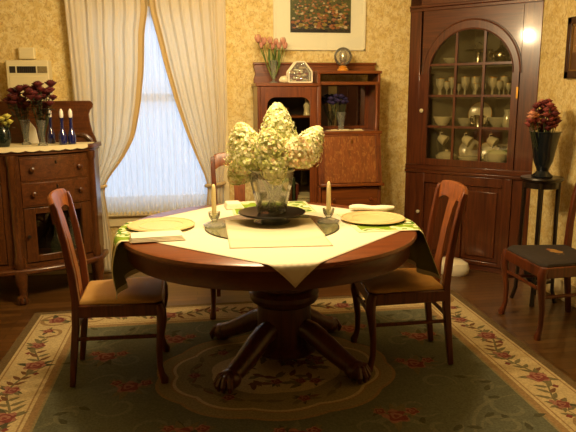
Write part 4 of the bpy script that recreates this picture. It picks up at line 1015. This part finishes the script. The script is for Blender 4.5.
mb=MB(); mb.lathe([(0,0),(.007,0),(.007,.012),(.015,.018),(.016,.026),(.010,.033),(0,.035)],n=14,mtx=Matrix.Translation((.140,-.012,1.225))@Matrix.Rotation(R(90),4,'X')); mb.build('door_knob','porcelain_knob',ud)
mb=MB(); mb.box(.855,.868,-.018,-.012,1.32,1.40); mb.build('hinge','brass',ud)
# lower door with two raised panels
ld=cb('lower_door','cherry',(.102,.175,-.012,.02,.047,.733),(.795,.866,-.012,.02,.047,.733),(.175,.795,-.012,.02,.047,.078),(.175,.795,-.012,.02,.66,.733),(.463,.497,-.012,.02,.078,.66))
for x0,x1 in ((.175,.463),(.497,.795)):
    p=cb('raised_panel','cherry',(x0,x1,.006,.016,.078,.66),(x0+.035,x1-.035,-.008,.006,.115,.622),par=ld,bev=.010)
mb=MB(); mb.lathe([(0,0),(.007,0),(.007,.012),(.014,.018),(.014,.026),(0,.032)],n=14,mtx=Matrix.Translation((.140,-.012,.42))@Matrix.Rotation(R(90),4,'X')); mb.build('door_knob','porcelain_knob',ld)
# interior
inn=[(.075,.035),(.40,.345),(.60,.345),(.925,.035)]
mb=MB()
for a,b in zip(inn,inn[1:]): mb.add([(a[0],a[1],.79),(b[0],b[1],.79),(b[0],b[1],2.0),(a[0],a[1],2.0)],[(0,1,2,3)])
mb.build('interior_lining','cabinet_liner',cc)
SHZ=(.80,1.092,1.328,1.562)
for z in SHZ: MB().prism(inn,z-.014,z+.006).build('shelf','cabinet_liner',cc,bevel=.002)
MB().prism(inn,1.99,2.0).build('inner_top','cabinet_liner',cc)
# contents of the cabinet, standing on its shelves
CM=Matrix.Translation((1.71,4.85,0))@Matrix.Rotation(R(-45),4,'Z')
def cabthing(name,label,cat,t,d,si,rz=0,group=None):
    p=CM@Vector((t,d,SHZ[si]+.0065)); return thing(name,label,cat,p,R(-45)+rz,group)
# top shelf: footed silver tray, tea service
t=cabthing('silver_tray','footed silver tray at the centre of the top cabinet shelf','tray',.50,.17,3)
MB().lathe([(0,0),(.05,0),(.052,.008),(.02,.02),(.014,.07),(.02,.095),(.10,.103),(.11,.113),(.104,.115),(.08,.108),(0,.108)],n=30).build('tray_body','silver',t)
mb=MB(); mb.tube([(-.03,0,.108),(-.028,0,.15),(0,0,.17),(.028,0,.15),(.03,0,.108)],.005,8); mb.build('handle','silver',t)
def teapot(name,label,t_,d,si,s,mat,rz):
    t=cabthing(name,label,'teapot',t_,d,si,rz)
    MB().lathe([(0,0),(.035*s,0),(.037*s,.008*s),(.03*s,.014*s),(.052*s,.04*s),(.058*s,.065*s),(.048*s,.09*s),(.03*s,.102*s),(0,.104*s)],n=24).build('pot_body',mat,t)
    MB().lathe([(.031*s,.102*s),(.026*s,.112*s),(.01*s,.12*s),(.012*s,.13*s),(0,.136*s)],n=16).build('lid',mat,t)
    MB().tube([(.05*s,0,.045*s),(.075*s,0,.06*s),(.085*s,0,.09*s),(.098*s,0,.105*s)],[.013*s,.010*s,.008*s,.006*s],8).build('spout',mat,t)
    MB().tube([(-.05*s,0,.085*s),(-.08*s,0,.09*s),(-.09*s,0,.06*s),(-.075*s,0,.035*s),(-.052*s,0,.04*s)],.005*s,8).build('handle',mat,t)
teapot('silver_teapot','silver teapot at the right of the top cabinet shelf',.68,.15,3,1.05,'silver',.2)
teapot('silver_teapot','silver teapot at the right end of the top shelf, smaller one',.80,.08,3,.7,'silver',-.9)
t=cabthing('silver_bowl','low silver bowl at the left of the top cabinet shelf','bowl',.31,.10,3)
MB().lathe([(0,0),(.03,0),(.02,.012),(.05,.03),(.065,.055),(.061,.055),(.045,.034),(0,.02)],n=24).build('bowl_body','crystal',t)
# goblets on the second shelf
gob=None; k=0
for t_,d,side in ((.235,.075,'left'),(.285,.11,'left'),(.335,.08,'left'),(.36,.16,'left'),(.43,.10,'middle'),(.475,.17,'middle'),(.515,.09,'middle'),(.56,.15,'middle'),(.645,.10,'right'),(.69,.13,'right'),(.735,.085,'right'),(.775,.065,'right'),(.26,.045,'left'),(.31,.045,'left'),(.455,.045,'middle'),(.54,.045,'middle'),(.665,.05,'right'),(.715,.045,'right'),(.62,.16,'right'),(.40,.20,'middle')):
    lb=f'gold tinted glass goblet in the {side} pane of the second cabinet shelf'
    if gob is None:
        gob=cabthing('goblet',lb,'glass',t_,d,2,0,'goblets in the cabinet')
        MB().lathe([(0,0),(.026,0),(.026,.003),(.006,.010),(.0045,.05),(.008,.058),(.022,.075),(.029,.10),(.028,.135),(.026,.135),(.026,.10),(.016,.075),(0,.066)],n=20).build('bowl','crystal',gob)
        MB().lathe([(.0262,.133),(.0284,.133),(.0284,.138),(.0262,.138)],n=20).build('gilt_rim','brass',gob)
    else: dup(gob,CM@Vector((t_,d,SHZ[2]+.0065)),scale=(1,.82,1.06,.7)[k%4],label=lb)
    k+=1
# third shelf
t=cabthing('silver_mug','bright silver two handled cup at the centre of the third cabinet shelf','cup',.565,.07,1)
MB().lathe([(0,0),(.034,0),(.036,.006),(.033,.014),(.035,.07),(.040,.095),(.037,.095),(.032,.07),(0,.02)],n=24).build('cup_body','silver',t)
for s_ in (-1,1): MB().tube([(s_*.036,0,.08),(s_*.062,0,.085),(s_*.066,0,.055),(s_*.055,0,.03),(s_*.034,0,.028)],.005,8).build('handle','silver',t)
def bowl(label,t_,d,si,s,mat,name='bowl',cat='bowl'):
    t=cabthing(name,label,cat,t_,d,si)
    MB().lathe([(0,0),(.035*s,0),(.034*s,.01*s),(.055*s,.035*s),(.07*s,.075*s),(.066*s,.075*s),(.048*s,.035*s),(0,.016*s)],n=26).build('bowl_body',mat,t)
    MB().lathe([(.0655*s,.073*s),(.0715*s,.073*s),(.0715*s,.079*s),(.0655*s,.079*s)],n=26).build('rim',mat,t)
bowl('pale crystal bowl at the left of the third cabinet shelf',.265,.09,1,1.0,'china'); bowl('crystal bowl right of the silver cup on the third cabinet shelf',.70,.10,1,1.05,'crystal')
bowl('small crystal bowl left of the silver cup on the third cabinet shelf',.44,.12,1,.9,'crystal')
t=cabthing('glass_pitcher','crystal pitcher at the right end of the third cabinet shelf','pitcher',.785,.062,1)
MB().lathe([(0,0),(.03,0),(.04,.03),(.036,.08),(.026,.11),(.034,.14),(.031,.14),(.023,.11),(0,.02)],n=22).build('pitcher_body','crystal',t); MB().tube([(.03,0,.125),(.062,0,.12),(.066,0,.08),(.038,0,.04)],.005,8).build('handle','crystal',t)
# bottom shelf: tureen, standing plates, hanging cups
t=cabthing('soup_tureen','white lidded tureen at the right of the bottom cabinet shelf','tureen',.71,.11,0)
MB().lathe([(0,0),(.05,0),(.045,.012),(.07,.04),(.08,.08),(.078,.10),(0,.10)],n=28).build('tureen_body','china',t); MB().lathe([(.079,.10),(.06,.118),(.03,.13),(.008,.134),(.012,.148),(0,.152)],n=24).build('lid','china',t)
for s_ in (-1,1): MB().tube([(s_*.078,0,.08),(s_*.10,0,.085),(s_*.10,0,.06),(s_*.075,0,.05)],.006,8).build('handle','china',t)
t=cabthing('white_casserole','low white dish at the left of the bottom cabinet shelf','dish',.30,.12,0)
MB().lathe([(0,0),(.06,0),(.085,.05),(.088,.065),(.08,.065),(.055,.008),(0,.008)],n=26).build('dish_body','china',t); MB().lathe([(.083,.066),(.05,.09),(.012,.098),(.014,.11),(0,.114)],n=22).build('lid','china',t)
t=cabthing('white_bowl','shallow white bowl in the middle of the bottom cabinet shelf','bowl',.50,.10,0)
MB().lathe([(0,0),(.045,0),(.085,.05),(.09,.062),(.083,.062),(.04,.008),(0,.008)],n=26).build('bowl_body','china',t); MB().lathe([(.083,.061),(.092,.061),(.092,.066),(.083,.066)],n=26).build('rim','china',t)
def hangcup(t_,d,label):
    p=CM@Vector((t_,d,SHZ[1]-.015)); t=thing('hanging_cup',label,'cup',p,R(-45),'cups hung under the cabinet shelf')
    MB().tube([(0,0,0),(0,0,-.018),(.008,0,-.026),(.014,0,-.018)],.0022,6).build('hook','brass',t)
    mt=Matrix.Translation((.008,0,-.075))@Matrix.Rotation(R(118),4,'Y')
    MB().lathe([(0,-.032),(.022,-.032),(.034,-.012),(.040,.018),(.044,.034),(.041,.034),(.035,.012),(0,-.026)],n=22,mtx=mt).build('cup_body','china',t)
    MB().tube([(.008,0,-.022),(-.012,0,-.026),(-.012,0,-.045),(.0,0,-.058)],.004,8).build('handle','china',t)
hangcup(.27,.075,'white cup hanging in the left pane above the bottom cabinet shelf'); hangcup(.47,.07,'white cup hanging in the middle pane above the bottom cabinet shelf'); hangcup(.665,.07,'white cup hanging in the right pane above the bottom cabinet shelf')
def wallplate(t_,d,si,r,label,tilt=14,rz=0):
    t=cabthing('display_plate',label,'plate',t_,d,si,rz)
    mt=Matrix.Translation((0,0,r*math.cos(R(tilt))+.004))@Matrix.Rotation(R(90-tilt),4,'X')
    MB().lathe([(0,0),(r*.6,0),(r*.95,.012),(r,.014),(r*.95,.016),(r*.6,.005),(0,.005)],n=32,mtx=mt).build('plate_body','china',t)
    MB().tube([tuple(mt@Vector((r*.98*math.cos(q*2*PI/32),r*.98*math.sin(q*2*PI/32),.0145))) for q in range(33)],.003,6).build('gilt_edge','brass',t)
wallplate(.44,.275,0,.095,'white plate standing at the back left of the bottom cabinet shelf'); wallplate(.585,.275,0,.085,'white plate standing at the back right of the bottom cabinet shelf')
wallplate(.50,.285,1,.095,'white plate standing at the back of the third cabinet shelf behind the silver cup')

# white pot on the floor in front of the cabinet
p=CM@Vector((.51,-.20,0))
t=thing('white_floor_pot','long cream rounded pot on the floor against the corner cabinet','pot',(p.x,p.y,.0005),R(-45))
MB().lathe([(0,0),(.11,0),(.13,.02),(.138,.06),(.125,.095),(.08,.118),(0,.123)],n=36,sx=1,sy=.62).build('pot_body','white_enamel',t)
MB().lathe([(0,.1225),(.014,.122),(.016,.126),(.008,.132),(0,.133)],n=14).build('lid_knob','white_enamel',t)

# ------------------------------------------------------------------ plant stand, vase of dried roses
PSX,PSY=2.21,3.665
ps=thing('plant_stand','tall black wooden plant stand between the corner cabinet and the side chair','stand',(PSX,PSY,.0005),R(12)); ps.scale=(1,1,1.036)
MB().lathe([(0,.775),(.118,.775),(.128,.782),(.132,.792),(.128,.80),(0,.80)],n=40).build('top','ebony',ps)
MB().lathe([(.10,.735),(.108,.735),(.108,.775),(.10,.775),(.10,.735)],n=36,caps=False).build('apron','ebony',ps)
for sx in (-1,1):
    for sy in (-1,1): MB().tube([(sx*.072,sy*.072,.775),(sx*.072,sy*.072,.6),(sx*.075,sy*.075,.3),(sx*.08,sy*.08,.08),(sx*.095,sy*.095,0)],[.014,.013,.012,.012,.014],8).build('leg','ebony',ps)
MB().box(-.085,.085,-.085,.085,.128,.145).build('lower_shelf','ebony',ps,bevel=.004)
t=thing('dark_glass_ball','small shiny dark round jar on the lower shelf of the plant stand','jar',(PSX-.035,PSY-.03,.1512))
MB().lathe([(0,0),(.03,0),(.05,.025),(.056,.05),(.048,.08),(.03,.095),(.028,.105),(0,.106)],n=24).build('jar_body','black_lacquer',t); MB().sph((0,0,.112),.012,10,6).build('knob','black_lacquer',t)
vt=thing('trumpet_vase','dark navy trumpet vase on top of the plant stand','vase',(PSX,PSY,.8298))
MB().lathe([(0,0),(.062,0),(.066,.008),(.05,.022),(.036,.038),(.040,.055),(.058,.10),(.070,.17),(.082,.24),(.094,.285),(.090,.285),(.078,.24),(.06,.14),(.03,.055),(0,.05)],n=36).build('vase_body','navy_vase',vt)
MB().lathe([(.0895,.283),(.0965,.283),(.0965,.289),(.0895,.289)],n=36).build('rim','navy_vase',vt)
leafy=False; pp=[]; rr_=random.Random(44)
for a,b in ((529,127),(535,130),(541,132),(548,131),(554,128),(531,120),(537,122),(544,123),(551,121),(556,121),(534,113),(540,114),(547,113),(553,114),(538,107),(545,106),(550,108),(542,118),(533,125),(548,126),(530,123),(536,118),(549,118),(555,117),(543,128),(539,126),(546,117),(536,109),(548,104),(542,104),(552,111),(557,124),(552,125),(532,117),(544,110),(540,118)):
    d=ray(a,b); Y=PSY+rr_.uniform(-.07,.05)-.01; pp.append(aty(a,b,Y))
bouquet('dried_rose','dusty red dried rose in the dark trumpet vase','flower','dried roses in the trumpet vase',['rose_dusty','rose_pale','rose_dusty','burgundy'],0,(PSX,PSY,.90),pp,.0235,rr_)

# ------------------------------------------------------------------ chandelier over the table (just above the picture)
LX,LY,LZ_=.31,2.86,1.98
cd=thing('chandelier','brass chandelier with frosted shades hanging above the dining table','chandelier',(LX,LY,2.0))
MB().tube([(LX,LY,ZC-.001),(LX,LY,2.0)],.008,10).build('stem','brass',cd,True)
MB().lathe([(0,1.99),(.02,1.99),(.045,2.03),(.05,2.07),(.02,2.12),(0,2.13)],(LX,LY,0),24).build('body','brass',cd,True)
MB().lathe([(0,ZC-.03),(.06,ZC-.02),(.065,ZC-.001),(0,ZC-.001)],(LX,LY,0),24).build('canopy','brass',cd,True)
POW=26
for k in range(5):
    a=2*PI*k/5+.3; d=Vector((math.cos(a),math.sin(a),0)); c=Vector((LX,LY,0))
    MB().tube([c+d*.03+Vector((0,0,2.05)),c+d*.12+Vector((0,0,2.0)),c+d*.20+Vector((0,0,2.03)),c+d*.22+Vector((0,0,2.07))],.006,8).build('arm','brass',cd,True)
    MB().lathe([(.02,2.075),(.035,2.09),(.048,2.12),(.062,2.16)],(c.x+d.x*.22,c.y+d.y*.22,0),20,caps=False).build('lamp_shade','bulb_shade',cd,True)
    ld_=bpy.data.lights.new('bulb','POINT'); ld_.energy=POW; ld_.color=(1,.75,.42); ld_.shadow_soft_size=.045
    lo=bpy.data.objects.new('bulb',ld_); COL.objects.link(lo); lo.location=c+d*.22+Vector((0,0,1.95))-Vector((LX,LY,2.0)); lo.parent=cd

# ------------------------------------------------------------------ daylight outside the window
w=bpy.data.worlds.new('world'); sc.world=w; w.use_nodes=True
bg=w.node_tree.nodes['Background']; bg.inputs['Color'].default_value=(.55,.72,1,1); bg.inputs['Strength'].default_value=2.15
sc.view_settings.view_transform='Standard'; sc.view_settings.look='None'; sc.view_settings.gamma=1; sc.view_settings.exposure=0; sc.view_settings.use_curve_mapping=False
